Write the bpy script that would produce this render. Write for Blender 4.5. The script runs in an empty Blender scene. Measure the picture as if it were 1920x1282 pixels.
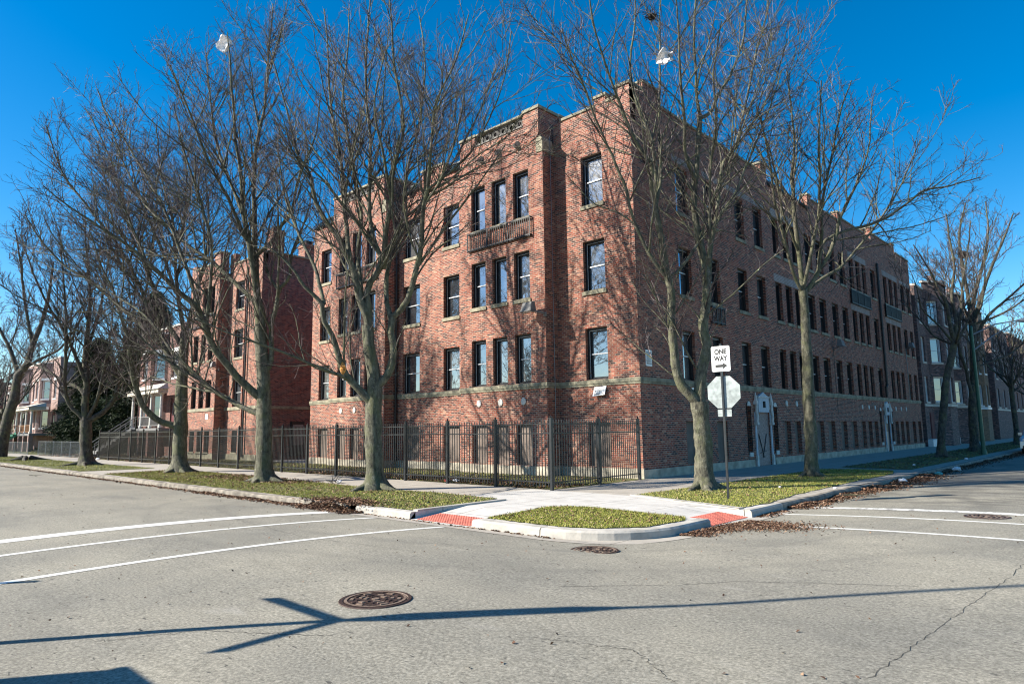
import bpy, math, random
import numpy as np
from mathutils import Vector
random.seed(7); RNG=np.random.default_rng(11)
SC=bpy.context.scene
COL=SC.collection
PI=math.pi
# ------------------------------------------------------------------ materials
def nt(name):
    m=bpy.data.materials.new(name); m.use_nodes=True
    n=m.node_tree; b=n.nodes['Principled BSDF']
    return m,n,b
def node(n,t,**k):
    q=n.nodes.new(t)
    for a,v in k.items():
        if a.startswith('i_'): q.inputs[a[2:].replace('_',' ')].default_value=v
        else: setattr(q,a,v)
    return q
def ramp(n,fac,stops):
    r=n.nodes.new('ShaderNodeValToRGB'); e=r.color_ramp.elements
    while len(e)<len(stops): e.new(.5)
    for q,(p,c) in zip(e,stops): q.position=p; q.color=(*c,1) if len(c)==3 else c
    n.links.new(fac,r.inputs[0]); return r.outputs[0]
def mixc(n,f,a,b,mode='MIX'):
    m=n.nodes.new('ShaderNodeMix'); m.data_type='RGBA'; m.blend_type=mode
    for s,v in ((0,f),(6,a),(7,b)):
        if hasattr(v,'links'): n.links.new(v,m.inputs[s])
        else: m.inputs[s].default_value=(v if s==0 else (*v,1))
    return m.outputs[2]
def noise(n,vec,scale,detail=4,rough=.6):
    q=node(n,'ShaderNodeTexNoise'); q.inputs['Scale'].default_value=scale; q.inputs['Detail'].default_value=detail; q.inputs['Roughness'].default_value=rough
    if vec is not None: n.links.new(vec,q.inputs['Vector'])
    return q.outputs['Fac']
def pos(n):
    return node(n,'ShaderNodeNewGeometry').outputs['Position']
def bump(n,b,h,strength=.3,dist=.02):
    q=node(n,'ShaderNodeBump'); q.inputs['Strength'].default_value=strength; q.inputs['Distance'].default_value=dist
    n.links.new(h,q.inputs['Height']); n.links.new(q.outputs[0],b.inputs['Normal'])
def mapping(n,vec,sc):
    m=node(n,'ShaderNodeMapping'); m.inputs['Scale'].default_value=sc; n.links.new(vec,m.inputs['Vector']); return m.outputs[0]
def plain(name,c,rough=.7,metal=0,var=.15,scale=6,bmp=0,spec=.5):
    m,n,b=nt(name); f=noise(n,pos(n),scale)
    lo=tuple(max(0,x*(1-var)) for x in c); hi=tuple(min(1,x*(1+var)) for x in c)
    n.links.new(ramp(n,f,[(.3,lo),(.7,hi)]),b.inputs['Base Color'])
    b.inputs['Roughness'].default_value=rough; b.inputs['Metallic'].default_value=metal; b.inputs['Specular IOR Level'].default_value=spec
    if bmp: bump(n,b,noise(n,pos(n),scale*8,5),bmp,.01)
    return m
def brickmat(name,pal,mortar,bw=.215,bh=.0725,ms=.011,stain=.25,pale=0):
    m,n,b=nt(name)
    g=node(n,'ShaderNodeNewGeometry')
    ab=node(n,'ShaderNodeVectorMath',operation='ABSOLUTE'); n.links.new(g.outputs['True Normal'],ab.inputs[0])
    sn=node(n,'ShaderNodeSeparateXYZ'); n.links.new(ab.outputs[0],sn.inputs[0])
    sp=node(n,'ShaderNodeSeparateXYZ'); n.links.new(g.outputs['Position'],sp.inputs[0])
    def mul(a,c):
        q=node(n,'ShaderNodeMath',operation='MULTIPLY'); n.links.new(a,q.inputs[0]); n.links.new(c,q.inputs[1]); return q.outputs[0]
    ad=node(n,'ShaderNodeMath',operation='ADD'); n.links.new(mul(sp.outputs[0],sn.outputs[1]),ad.inputs[0]); n.links.new(mul(sp.outputs[1],sn.outputs[0]),ad.inputs[1])
    cx=node(n,'ShaderNodeCombineXYZ'); n.links.new(ad.outputs[0],cx.inputs[0]); n.links.new(sp.outputs[2],cx.inputs[1])
    vec=cx.outputs[0]
    br=node(n,'ShaderNodeTexBrick'); n.links.new(vec,br.inputs['Vector'])
    br.inputs['Scale'].default_value=1; br.inputs['Brick Width'].default_value=bw; br.inputs['Row Height'].default_value=bh
    br.inputs['Mortar Size'].default_value=ms; br.inputs['Mortar Smooth'].default_value=.15; br.inputs['Bias'].default_value=0
    br.inputs['Color1'].default_value=(0,0,0,1); br.inputs['Color2'].default_value=(1,1,1,1); br.inputs['Mortar'].default_value=(.5,.5,.5,1)
    # per brick tone
    sc=node(n,'ShaderNodeSeparateColor'); n.links.new(br.outputs['Color'],sc.inputs[0])
    col=ramp(n,sc.outputs[0],pal); n.nodes[-1].color_ramp.interpolation='LINEAR'
    pn=noise(n,pos(n),1.1,5,.65)
    col=mixc(n,ramp(n,pn,[(.35,(0,0,0)),(.75,(stain,)*3)]),col,(.10,.075,.07))
    fine=noise(n,pos(n),55,3)
    col=mixc(n,.35,col,ramp(n,fine,[(.3,(.4,.4,.4)),(.7,(1,1,1))]),'MULTIPLY')
    mp=mapping(n,pos(n),(2.2,2.2,.25)); mt=ramp(n,noise(n,mp,1.5,4),[(.3,tuple(x*.6 for x in mortar)),(.7,mortar)])
    col=mixc(n,br.outputs['Fac'],col,mt)
    # rain streaks and lime wash of a shape of their own
    st=ramp(n,noise(n,mapping(n,pos(n),(3,3,.3)),1.7,5,.7),[(.62,(0,0,0)),(.85,(.25,.25,.25))])
    col=mixc(n,st,col,(.40,.33,.28))
    n.links.new(col,b.inputs['Base Color']); b.inputs['Roughness'].default_value=.85
    inv=node(n,'ShaderNodeMath',operation='SUBTRACT'); inv.inputs[0].default_value=1; n.links.new(br.outputs['Fac'],inv.inputs[1])
    mm=node(n,'ShaderNodeMath',operation='ADD'); n.links.new(inv.outputs[0],mm.inputs[0]); n.links.new(fine,mm.inputs[1])
    bump(n,b,mm.outputs[0],.6,.012)
    return m
RED=[(0,(.035,.018,.018)),(.18,(.10,.032,.026)),(.36,(.23,.048,.03)),(.58,(.37,.075,.035)),(.78,(.32,.10,.055)),(.92,(.43,.16,.09)),(1,(.56,.30,.19))]
DRK=[(0,(.035,.026,.027)),(.3,(.11,.055,.05)),(.6,(.2,.09,.072)),(.85,(.30,.15,.12)),(1,(.38,.24,.20))]
M={}
M['brick']=brickmat('brick',RED,(.43,.30,.23),ms=.0115)
M['brick2']=brickmat('brick_plain_red',[(0,(.05,.02,.018)),(.3,(.13,.036,.028)),(.6,(.21,.06,.042)),(1,(.32,.11,.075))],(.25,.19,.165),stain=.3)
M['brick_dark']=brickmat('brick_dark',DRK,(.20,.17,.16),stain=.2)
M['brick_tan']=brickmat('brick_tan',[(0,(.16,.09,.05)),(.5,(.27,.16,.08)),(1,(.34,.2,.11))],(.25,.2,.16),stain=.15)
M['brick_pale']=brickmat('brick_pale_header',[(0,(.14,.08,.07)),(.5,(.2,.12,.1)),(1,(.3,.2,.17))],(.5,.45,.42),bw=.11,ms=.018,stain=.1)
M['brick_pink']=brickmat('brick_pink',[(0,(.28,.14,.12)),(.5,(.36,.2,.17)),(1,(.44,.27,.23))],(.4,.33,.3),stain=.15)
M['stone']=plain('limestone_band',(.255,.235,.165),.85,0,.5,2.4,.3)
M['stonew']=plain('limestone_pale',(.62,.60,.55),.8,0,.2,5,.2)
M['base']=plain('foundation_stone',(.40,.36,.28),.9,0,.4,2.2,.4)
M['frame']=plain('black_window_frame',(.012,.012,.014),.45,0,.2)
M['track']=plain('aluminium_track',(.6,.62,.64),.4,.3,.1)
M['white']=plain('white_paint',(.78,.78,.76),.5,0,.08)
M['cream']=plain('cream_trim',(.55,.50,.42),.7,0,.15)
M['board']=plain('brown_board',(.17,.13,.105),.75,0,.25,2)
M['iron']=plain('black_iron',(.016,.019,.023),.33,.0,.3,12)
M['tile']=plain('green_clay_tile',(.035,.06,.055),.35,0,.4,9)
M['hole']=plain('dark_recess',(.01,.01,.01),.9)
M['copper']=plain('grey_terracotta',(.20,.19,.17),.8,0,.4,8,.3)
M['tar']=plain('roof_tar',(.05,.05,.05),.9)
M['signw']=plain('sign_white',(.85,.86,.84),.35,0,.04,4)
M['signb']=plain('sign_black',(.012,.012,.012),.5)
M['alu']=plain('sign_back_aluminium',(.33,.37,.36),.6,.0,.4,6)
M['galv']=plain('galvanised_steel',(.20,.22,.24),.4,.7,.2)
M['greenpole']=plain('green_painted_pole',(.015,.09,.06),.4,.2,.2)
M['rust']=plain('rusty_cast_iron',(.06,.036,.028),.55,.4,.5,30,.6)
M['rusthi']=plain('worn_cast_iron',(.22,.16,.12),.5,.3,.4,30)
M['plastic']=plain('white_plastic_bag',(.80,.79,.80),.5,0,.12,9,.3)
M['aqua']=plain('aqua_wrapper',(.2,.55,.5),.5)
M['redw']=plain('red_wrapper',(.6,.05,.06),.5)
M['stairgreen']=plain('green_stair_paint',(.08,.28,.17),.6)
M['wood']=plain('brown_wood',(.25,.12,.05),.7,0,.3)
M['dullred']=plain('maroon_door',(.11,.02,.025),.6)
M['grey']=plain('grey_paint',(.17,.165,.16),.7,0,.15)
M['carp']=plain('silver_car_paint',(.42,.45,.48),.28,.7,.03)
M['tyre']=plain('tyre_rubber',(.02,.02,.02),.8)
M['lens']=plain('headlight_lens',(.75,.78,.8),.1,.2)
M['nest']=plain('nest_twigs',(.025,.018,.014),.9,0,.5,30,.5)
# glass
def glassmat(name,base,refl,spread):
    m,n,b=nt(name)
    oi=node(n,'ShaderNodeObjectInfo')
    c=ramp(n,oi.outputs['Random'],[(0,base[0]),(.35,base[0]),(.55,base[1]),(1,base[2])])
    tc=node(n,'ShaderNodeTexCoord'); nz=noise(n,tc.outputs['Object'],1.3,3)
    c=mixc(n,ramp(n,nz,[(.4,(0,0,0)),(.6,(.6,.6,.6))]),c,base[1])
    n.links.new(c,b.inputs['Base Color']); b.inputs['Roughness'].default_value=.25
    gl=node(n,'ShaderNodeBsdfGlossy'); gl.inputs['Roughness'].default_value=.015; gl.inputs['Color'].default_value=(.78,.9,1,1)
    bp=node(n,'ShaderNodeBump'); bp.inputs['Strength'].default_value=.12; bp.inputs['Distance'].default_value=.02
    n.links.new(noise(n,pos(n),1.8,2),bp.inputs['Height']); n.links.new(bp.outputs[0],gl.inputs['Normal'])
    fr=node(n,'ShaderNodeFresnel'); fr.inputs['IOR'].default_value=1.6
    ma=node(n,'ShaderNodeMath',operation='MULTIPLY_ADD'); n.links.new(fr.outputs[0],ma.inputs[0]); ma.inputs[1].default_value=1.2; ma.inputs[2].default_value=refl; ma.use_clamp=True
    mx=node(n,'ShaderNodeMixShader'); n.links.new(ma.outputs[0],mx.inputs[0]); n.links.new(b.outputs[0],mx.inputs[1]); n.links.new(gl.outputs[0],mx.inputs[2])
    n.links.new(mx.outputs[0],n.nodes['Material Output'].inputs[0]); return m
M['glass']=glassmat('window_glass',[(.012,.015,.02),(.05,.06,.07),(.16,.16,.15)],.22,0)
M['glassd']=glassmat('window_glass_dark',[(.01,.012,.015),(.02,.022,.025),(.05,.05,.055)],.12,0)
# asphalt
def asphalt():
    m,n,b=nt('asphalt'); p=pos(n)
    big=noise(n,p,.35,5,.6); mid=noise(n,mapping(n,p,(.5,1.6,1)),1.2,5); fine=noise(n,p,34,6,.82)
    v=node(n,'ShaderNodeTexVoronoi'); v.inputs['Scale'].default_value=95; n.links.new(p,v.inputs['Vector'])
    c=ramp(n,fine,[(.30,(.10,.094,.076)),(.5,(.285,.268,.222)),(.70,(.54,.505,.42))])
    c=mixc(n,.75,c,ramp(n,big,[(.34,(.62,.63,.64)),(.62,(1,.985,.94))]),'MULTIPLY')
    c=mixc(n,.5,c,ramp(n,mid,[(.3,(.75,.75,.75)),(.7,(1,1,1))]),'MULTIPLY')
    # small dark pits
    pit=ramp(n,noise(n,mapping(n,p,(7,22,1)),1.0,3,.5),[(.66,(0,0,0)),(.70,(.8,.8,.8))])
    c=mixc(n,pit,c,(.05,.048,.045))
    # light scuffs
    sc=ramp(n,noise(n,mapping(n,p,(.8,2.4,1)),1,4,.5),[(.66,(0,0,0)),(.8,(.5,.5,.5))])
    c=mixc(n,sc,c,(.42,.40,.36))
    # tar streaks
    tr=ramp(n,noise(n,mapping(n,p,(.3,.9,1)),1.4,6,.75),[(.62,(0,0,0)),(.74,(.4,.4,.4))])
    c=mixc(n,tr,c,(.10,.098,.09))
    # tyre-darkened arcs round the corner and a paler swept strip
    for cx_,cy_,r_,w_,k_ in ((.5,-4.0,9.3,.22,.28),(.5,-4.0,10.9,.20,.24),(2,-30,12.5,.25,.2),(14,-3,11.0,.2,.2)):
        dd=node(n,'ShaderNodeVectorMath',operation='DISTANCE'); n.links.new(p,dd.inputs[0]); dd.inputs[1].default_value=(cx_,cy_,0)
        wob=node(n,'ShaderNodeMath',operation='MULTIPLY_ADD'); n.links.new(big,wob.inputs[0]); wob.inputs[1].default_value=1.2; n.links.new(dd.outputs[1],wob.inputs[2])
        s1=node(n,'ShaderNodeMath',operation='SUBTRACT'); n.links.new(wob.outputs[0],s1.inputs[0]); s1.inputs[1].default_value=r_+.6
        ab=node(n,'ShaderNodeMath',operation='ABSOLUTE'); n.links.new(s1.outputs[0],ab.inputs[0])
        mr=node(n,'ShaderNodeMapRange'); n.links.new(ab.outputs[0],mr.inputs[0]); mr.inputs[1].default_value=0; mr.inputs[2].default_value=w_; mr.inputs[3].default_value=k_; mr.inputs[4].default_value=0
        mu=node(n,'ShaderNodeMath',operation='MULTIPLY'); n.links.new(mr.outputs[0],mu.inputs[0]); n.links.new(ramp(n,mid,[(.35,(.3,.3,.3)),(.6,(1.4,1.4,1.4))]),mu.inputs[1])
        c=mixc(n,mu.outputs[0],c,(.12,.115,.10))
    # mottled worn surface up the side street
    sy=node(n,'ShaderNodeSeparateXYZ'); n.links.new(p,sy.inputs[0]); mr=node(n,'ShaderNodeMapRange'); n.links.new(sy.outputs[1],mr.inputs[0]); mr.inputs[1].default_value=-4.2; mr.inputs[2].default_value=-1.5
    mot=ramp(n,noise(n,mapping(n,p,(.9,1.6,1)),1.1,6,.7),[(.42,(0,0,0)),(.6,(.75,.75,.75))]); mm_=node(n,'ShaderNodeMath',operation='MULTIPLY'); n.links.new(mot,mm_.inputs[0]); n.links.new(mr.outputs[0],mm_.inputs[1])
    c=mixc(n,mm_.outputs[0],c,(.085,.08,.07))
    n.links.new(c,b.inputs['Base Color']); b.inputs['Roughness'].default_value=.9; b.inputs['Specular IOR Level'].default_value=.25
    bump(n,b,fine,.9,.006)
    return m
M['asphalt']=asphalt()
def concrete(name,c0,joint=1.5,crackc=True):
    m,n,b=nt(name); p=pos(n)
    c=ramp(n,noise(n,p,2.2,6,.65),[(.25,tuple(x*.72 for x in c0)),(.7,c0)])
    c=mixc(n,.5,c,ramp(n,noise(n,p,60,3),[(.3,(.7,.7,.7)),(.7,(1,1,1))]),'MULTIPLY')
    br=node(n,'ShaderNodeTexBrick'); n.links.new(p,br.inputs['Vector']); br.offset=0
    br.inputs['Scale'].default_value=1; br.inputs['Brick Width'].default_value=joint; br.inputs['Row Height'].default_value=joint; br.inputs['Mortar Size'].default_value=.009
    c=mixc(n,br.outputs['Fac'],c,(.07,.065,.055))
    dirt=ramp(n,noise(n,p,.8,6,.7),[(.55,(0,0,0)),(.8,(.5,.5,.5))])
    c=mixc(n,dirt,c,(.2,.17,.13))
    n.links.new(c,b.inputs['Base Color']); b.inputs['Roughness'].default_value=.9; bump(n,b,noise(n,p,90,3),.3,.004); return m
M['walk']=concrete('old_concrete',(.43,.39,.33))
M['walknew']=concrete('new_concrete',(.60,.575,.53),1.6)
M['kerb']=plain('kerb_concrete',(.21,.185,.15),.9,0,.6,3.5,.5)
M['kerbnew']=plain('kerb_new_concrete',(.40,.375,.33),.85,0,.3,2.6,.4)
def worn_paint():
    m,n,b=nt('road_paint'); p=pos(n)
    c=ramp(n,noise(n,p,30,5,.7),[(.3,(.28,.27,.24)),(.42,(.62,.61,.56)),(.7,(.76,.75,.70))]); n.links.new(c,b.inputs['Base Color']); b.inputs['Roughness'].default_value=.7; return m
M['paint']=worn_paint()
def faded_paint():
    m,n,b=nt('faded_road_paint'); p=pos(n)
    c=ramp(n,noise(n,p,5,6,.8),[(.42,(.24,.23,.21)),(.52,(.72,.71,.66))]); n.links.new(c,b.inputs['Base Color']); b.inputs['Roughness'].default_value=.7; return m
M['paintf']=faded_paint()
M['tactile']=plain('red_tactile_paving',(.52,.15,.105),.8,0,.3,5)
def soil():
    m,n,b=nt('soil_turf'); p=pos(n)
    c=ramp(n,noise(n,p,2.6,6,.7),[(.3,(.06,.045,.025)),(.5,(.10,.105,.03)),(.7,(.16,.17,.045))]); 
    n.links.new(c,b.inputs['Base Color']); b.inputs['Roughness'].default_value=1; bump(n,b,noise(n,p,30,4),.8,.03); return m
M['soil']=soil()
def island(name,stops,rough=.8,trans=0):
    m,n,b=nt(name); g=node(n,'ShaderNodeNewGeometry')
    c=ramp(n,g.outputs['Random Per Island'],stops)
    n.links.new(c,b.inputs['Base Color']); b.inputs['Roughness'].default_value=rough; b.inputs['Specular IOR Level'].default_value=.2; return m
M['grass']=island('grass_blades',[(0,(.11,.14,.02)),(.35,(.23,.26,.04)),(.6,(.34,.34,.07)),(.8,(.47,.42,.14)),(1,(.55,.48,.23))])
M['leaf']=island('dead_leaves',[(0,(.03,.017,.012)),(.3,(.08,.042,.028)),(.6,(.16,.085,.05)),(.85,(.27,.16,.10)),(1,(.42,.32,.22))])
def bark(name,a,bc,sc):
    m,n,b=nt(name); p=pos(n)
    c=ramp(n,noise(n,mapping(n,p,(1,1,.45)),sc,6,.75),[(.36,a),(.5,bc),(.64,tuple(x*1.9 for x in bc))])
    d=ramp(n,noise(n,mapping(n,p,(1,1,6)),3.2,4,.6),[(.62,(0,0,0)),(.7,(.55,.55,.55))])
    c=mixc(n,d,c,a)
    moss=ramp(n,noise(n,p,2.6,5,.7),[(.48,(0,0,0)),(.62,(.55,.55,.55))]); c=mixc(n,moss,c,(.12,.13,.055)); lic=ramp(n,noise(n,p,7,5,.8),[(.60,(0,0,0)),(.66,(.7,.7,.7))]); c=mixc(n,lic,c,(.28,.27,.21))
    n.links.new(c,b.inputs['Base Color']); b.inputs['Roughness'].default_value=.9; bump(n,b,noise(n,mapping(n,p,(1,1,.3)),sc*4,6,.7),.9,.03); return m
M['bark']=bark('maple_bark',(.028,.026,.019),(.10,.095,.066),9)
M['bark2']=bark('dark_bark',(.02,.018,.015),(.06,.053,.042),9)
M['twig']=island('twigs',[(0,(.022,.017,.018)),(.5,(.052,.038,.038)),(.85,(.115,.088,.085)),(1,(.34,.29,.28))],.6)
M['needle']=island('evergreen_needles',[(0,(.008,.014,.008)),(.5,(.02,.035,.016)),(1,(.06,.085,.03))],.7)
def osb():
    m,n,b=nt('strand_board'); p=pos(n); v=node(n,'ShaderNodeTexVoronoi'); v.inputs['Scale'].default_value=22; n.links.new(mapping(n,p,(1,1,.5)),v.inputs['Vector'])
    c=ramp(n,v.outputs['Distance'],[(0,(.55,.42,.36)),(.5,(.34,.25,.22)),(1,(.2,.15,.13))]); n.links.new(c,b.inputs['Base Color']); b.inputs['Roughness'].default_value=.8; return m
M['osb']=osb()
# ------------------------------------------------------------------ mesh helpers
ORG={}
class MB:
    def __init__(s): s.v=[]; s.f=[]; s.m=[]
    def add(s,vs,fs,mi=0):
        o=len(s.v); s.v+= [tuple(map(float,q)) for q in vs]; s.f+=[tuple(o+i for i in q) for q in fs]; s.m+=[mi]*len(fs)
    def box(s,x0,x1,y0,y1,z0,z1,mi=0,xf=None):
        if x0>x1: x0,x1=x1,x0
        if y0>y1: y0,y1=y1,y0
        if z0>z1: z0,z1=z1,z0
        vs=[(x,y,z) for z in (z0,z1) for x,y in ((x0,y0),(x1,y0),(x1,y1),(x0,y1))]
        if xf: vs=[xf(*q) for q in vs]
        s.add(vs,[(3,2,1,0),(4,5,6,7),(0,1,5,4),(1,2,6,5),(2,3,7,6),(3,0,4,7)],mi)
    def ubox(s,F,u0,u1,n0,n1,z0,z1,mi=0): # facade frame: u along, n outward, z up
        s.box(u0,u1,-n1,-n0,z0,z1,mi,xf=lambda a,b,c:F(a,-b,c))
    def quad(s,a,b,c,d,mi=0): s.add([a,b,c,d],[(0,1,2,3)],mi)
    def prism(s,poly,z0,z1,mi=0,xf=None):
        n=len(poly); vs=[(x,y,z0) for x,y in poly]+[(x,y,z1) for x,y in poly]
        if xf: vs=[xf(*q) for q in vs]
        s.add(vs,[tuple(range(n-1,-1,-1)),tuple(range(n,2*n))]+[(i,(i+1)%n,n+(i+1)%n,n+i) for i in range(n)],mi)
    def tube(s,pts,rs,k=8,mi=0,caps=True):
        pts=[Vector(p) for p in pts]
        if not hasattr(rs,'__len__'): rs=[rs]*len(pts)
        rings=[]; ref=None; o=[]
        for i,p in enumerate(pts):
            t=(pts[min(i+1,len(pts)-1)]-pts[max(i-1,0)]).normalized()
            if ref is None: ref=t.orthogonal().normalized()
            u=(ref-t*ref.dot(t)).normalized(); w=t.cross(u); ref=u
            rings.append([p+(u*math.cos(2*PI*j/k)+w*math.sin(2*PI*j/k))*rs[i] for j in range(k)])
        vs=[q for r in rings for q in r]; fs=[]
        for i in range(len(pts)-1):
            for j in range(k): fs.append((i*k+j,i*k+(j+1)%k,(i+1)*k+(j+1)%k,(i+1)*k+j))
        if caps: fs+=[tuple(range(k-1,-1,-1)),tuple(range((len(pts)-1)*k,len(pts)*k))]
        s.add(vs,fs,mi)
    def cyl(s,x,y,z0,z1,r0,r1=None,k=16,mi=0): s.tube([(x,y,z0),(x,y,z1)],[r0,r1 if r1 is not None else r0],k,mi)
    def build(s,name,mats,parent=None,origin=None,smooth=False):
        if not isinstance(mats,(list,tuple)): mats=[mats]
        a=np.array(s.v)
        if origin is None:
            origin=ORG[parent.name] if parent is not None else ((a[:,0].min()+a[:,0].max())/2,(a[:,1].min()+a[:,1].max())/2,a[:,2].min())
        origin=tuple(float(q) for q in origin)
        me=bpy.data.meshes.new(name); me.from_pydata([tuple(q) for q in (a-np.array(origin))],[],s.f)
        for m in mats: me.materials.append(M[m])
        me.polygons.foreach_set('material_index',s.m)
        if smooth: me.polygons.foreach_set('use_smooth',[True]*len(s.f))
        me.update(); return link(name,me,parent,origin)
def build_each(mb,name,mats,parent,**k):
    # every separate piece becomes a part of its own
    par_=list(range(len(mb.v)))
    def fd(a):
        while par_[a]!=a: par_[a]=par_[par_[a]]; a=par_[a]
        return a
    for f in mb.f:
        for q in f[1:]: par_[fd(q)]=fd(f[0])
    gr={}
    for f,mi in zip(mb.f,mb.m): gr.setdefault(fd(f[0]),[]).append((f,mi))
    for fs in gr.values():
        ids=sorted({i for f,_ in fs for i in f}); mp={a:b for b,a in enumerate(ids)}
        n=MB(); n.v=[mb.v[i] for i in ids]; n.f=[tuple(mp[i] for i in f) for f,_ in fs]; n.m=[mi for _,mi in fs]
        a=np.array(n.v); n.build(name,mats,parent,origin=((a[:,0].min()+a[:,0].max())/2,(a[:,1].min()+a[:,1].max())/2,a[:,2].min()))
def link(name,me,parent=None,origin=(0,0,0)):
    o=bpy.data.objects.new(name,me); COL.objects.link(o); ORG[o.name]=origin
    if parent is not None:
        o.parent=parent; po=ORG[parent.name]; o.location=tuple(origin[i]-po[i] for i in range(3))
    else: o.location=origin
    return o
def empty(name,loc,label,cat,group=None):
    o=bpy.data.objects.new(name,None); COL.objects.link(o); o.location=loc; o.empty_display_size=.2; ORG[o.name]=tuple(loc)
    return tag(o,label,cat,group)
def tag(o,label=None,cat=None,group=None,kind=None):
    if label: o['label']=label
    if cat: o['category']=cat
    if group: o['group']=group
    if kind: o['kind']=kind
    return o
def npmesh(name,V,Q,mat,parent=None,origin=(0,0,0),smooth=False):
    """V (n,3) world, Q (m,k) int"""
    me=bpy.data.meshes.new(name); V=V-np.array(origin); k=Q.shape[1]
    me.vertices.add(len(V)); me.vertices.foreach_set('co',V.astype(np.float32).ravel())
    me.loops.add(Q.size); me.loops.foreach_set('vertex_index',Q.astype(np.int32).ravel())
    me.polygons.add(len(Q)); me.polygons.foreach_set('loop_start',np.arange(0,Q.size,k,dtype=np.int32))
    me.materials.append(M[mat]); 
    if smooth: me.polygons.foreach_set('use_smooth',np.ones(len(Q),bool))
    me.update(calc_edges=True); return link(name,me,parent,origin)
def FA(y0=0.): return lambda u,n,z:(u,y0-n,z)      # facade looking toward -y
def FB(x0=0.): return lambda u,n,z:(x0+n,u,z)      # facade looking toward +x
# ------------------------------------------------------------------ ground heights
def road_z(x,y):
    a=np.minimum(np.abs((np.asarray(y,float)+15.5)/5.),1.0)**2
    b=np.minimum(np.abs((np.asarray(x,float)-11.35)/5.),1.0)**2
    return .01-.16*np.minimum(a,b)
# ------------------------------------------------------------------ road
def axis(a,b,fine0,fine1,st,coarse):
    l=list(np.arange(a,fine0,coarse))+list(np.arange(fine0,fine1,st))+list(np.arange(fine1,b+coarse,coarse)); return np.array(l)
X=axis(-200,60,-30,24,.5,8); Y=axis(-80,220,-26,20,.5,8)
gx,gy=np.meshgrid(X,Y); gz=road_z(gx,gy)-.0
V_=np.stack([gx.ravel(),gy.ravel(),gz.ravel()],1); nx=len(X); ny=len(Y)
ii,jj=np.meshgrid(np.arange(nx-1),np.arange(ny-1)); a=(jj*nx+ii).ravel()
Q_=np.stack([a,a+1,a+nx+1,a+nx],1)
tag(npmesh('road',V_,Q_,'asphalt',smooth=True),kind='structure')
b=MB(); b.quad((-900,-900,-.6),(900,-900,-.6),(900,900,-.6),(-900,900,-.6)); tag(b.build('ground','soil',origin=(0,0,-.6)),kind='structure')
# the block: pavement sheet with two kerb ramps
b=MB()
def flat(poly,z,mi=0): b.add([(x,y,z) for x,y in poly],[tuple(range(len(poly)))],mi)
flat([(-190,-10.36),(-.6,-10.36),(-.6,-4.9),(-190,-4.9)],0,0)
flat([(-190,-4.9),(2.7,-4.9),(2.7,200),(-190,200)],0,0)
flat([(-.6,-10.36),(1.0,-10.36),(1.0,-4.9),(-.6,-4.9)],0,1)
flat([(1.0,-8.9),(2.9,-8.9),(2.9,-4.9),(1.0,-4.9)],0,1)
flat([(2.9,-7.75),(4.9,-7.75),(4.9,-4.9),(2.9,-4.9)],0,1)
flat([(4.9,-6.0),(6.22,-6.0),(6.22,-4.9),(4.9,-4.9)],0,1)
flat([(2.7,-4.9),(6.22,-4.9),(6.22,200),(2.7,200)],0,0)
b.add([(1.0,-10.52,-.145),(2.9,-10.52,-.145),(2.9,-8.9,0),(1.0,-8.9,0)],[(0,1,2,3)],1)
b.add([(6.4,-7.75,-.145),(6.4,-6.0,-.145),(4.9,-6.0,0),(4.9,-7.75,0)],[(0,1,2,3)],1)
b.add([(4.9,-5.99,0),(4.9,-5.99,-.16),(6.2,-5.99,-.16),(6.2,-5.99,-.002)],[(0,1,2,3)],1)
b.add([(4.9,-7.76,0),(6.2,-7.76,-.002),(6.2,-7.76,-.16),(4.9,-7.76,-.16)],[(0,1,2,3)],1)
b.add([(2.91,-8.9,0),(2.91,-10.3,-.002),(2.91,-10.3,-.16),(2.91,-8.9,-.16)],[(0,1,2,3)],1)
b.add([(1.0,-10.52,-.16),(1.0,-8.9,-.02),(1.0,-8.9,0),(1.0,-10.36,0)],[(0,1,2,3)],1)
isl=[(2.9,-10.36),(4.7,-10.36)]+[(4.7+1.52*math.sin(t),-8.84-1.52*math.cos(t)) for t in np.linspace(.2,PI/2,8)]+[(6.22,-7.75),(2.9,-7.75)]
flat(isl,0,1)
flat([(-190,-80),(6.0,-80),(6.0,-19.6),(-190,-19.6)],0,0)
tag(b.build('pavement',['walk','walknew'],origin=(0,0,0)),kind='structure')
# kerbs
def sweep(mb,path,prof,mi=0,jit=0):
    P=[Vector((x,y,0)) for x,y in path]; rows=[]
    for i,p in enumerate(P):
        t=(P[min(i+1,len(P)-1)]-P[max(i-1,0)]).normalized(); nrm=Vector((t.y,-t.x,0))
        jz=random.uniform(-jit,jit); jo=random.uniform(-jit,jit)
        rows.append([tuple(p+nrm*(o+jo)+Vector((0,0,z+(jz if z>-.1 else 0)))) for o,z in prof])
    k=len(prof); vs=[q for r in rows for q in r]
    fs=[(i*k+j,(i+1)*k+j,(i+1)*k+j+1,i*k+j+1) for i in range(len(P)-1) for j in range(k-1)]
    fs+=[tuple(range(k)),tuple(range((len(P)-1)*k+k-1,(len(P)-1)*k-1,-1))]
    mb.add(vs,fs,mi)
PR=[(-.0,-.2),(0,.004),(.11,.002),(.145,-.03),(.16,-.2)]
b=MB()
sweep(b,[(x,-10.36) for x in np.arange(-190,-60,10)]+[(x,-10.36) for x in np.arange(-60,-2.9,.6)],PR,0,.02)
sweep(b,[(x,-10.36) for x in np.arange(-1.0,1.05,.5)],PR,1,.002)
sweep(b,[(x,-10.36) for x in np.arange(-2.8,-1.0,.45)],PR,0,.012)
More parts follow.
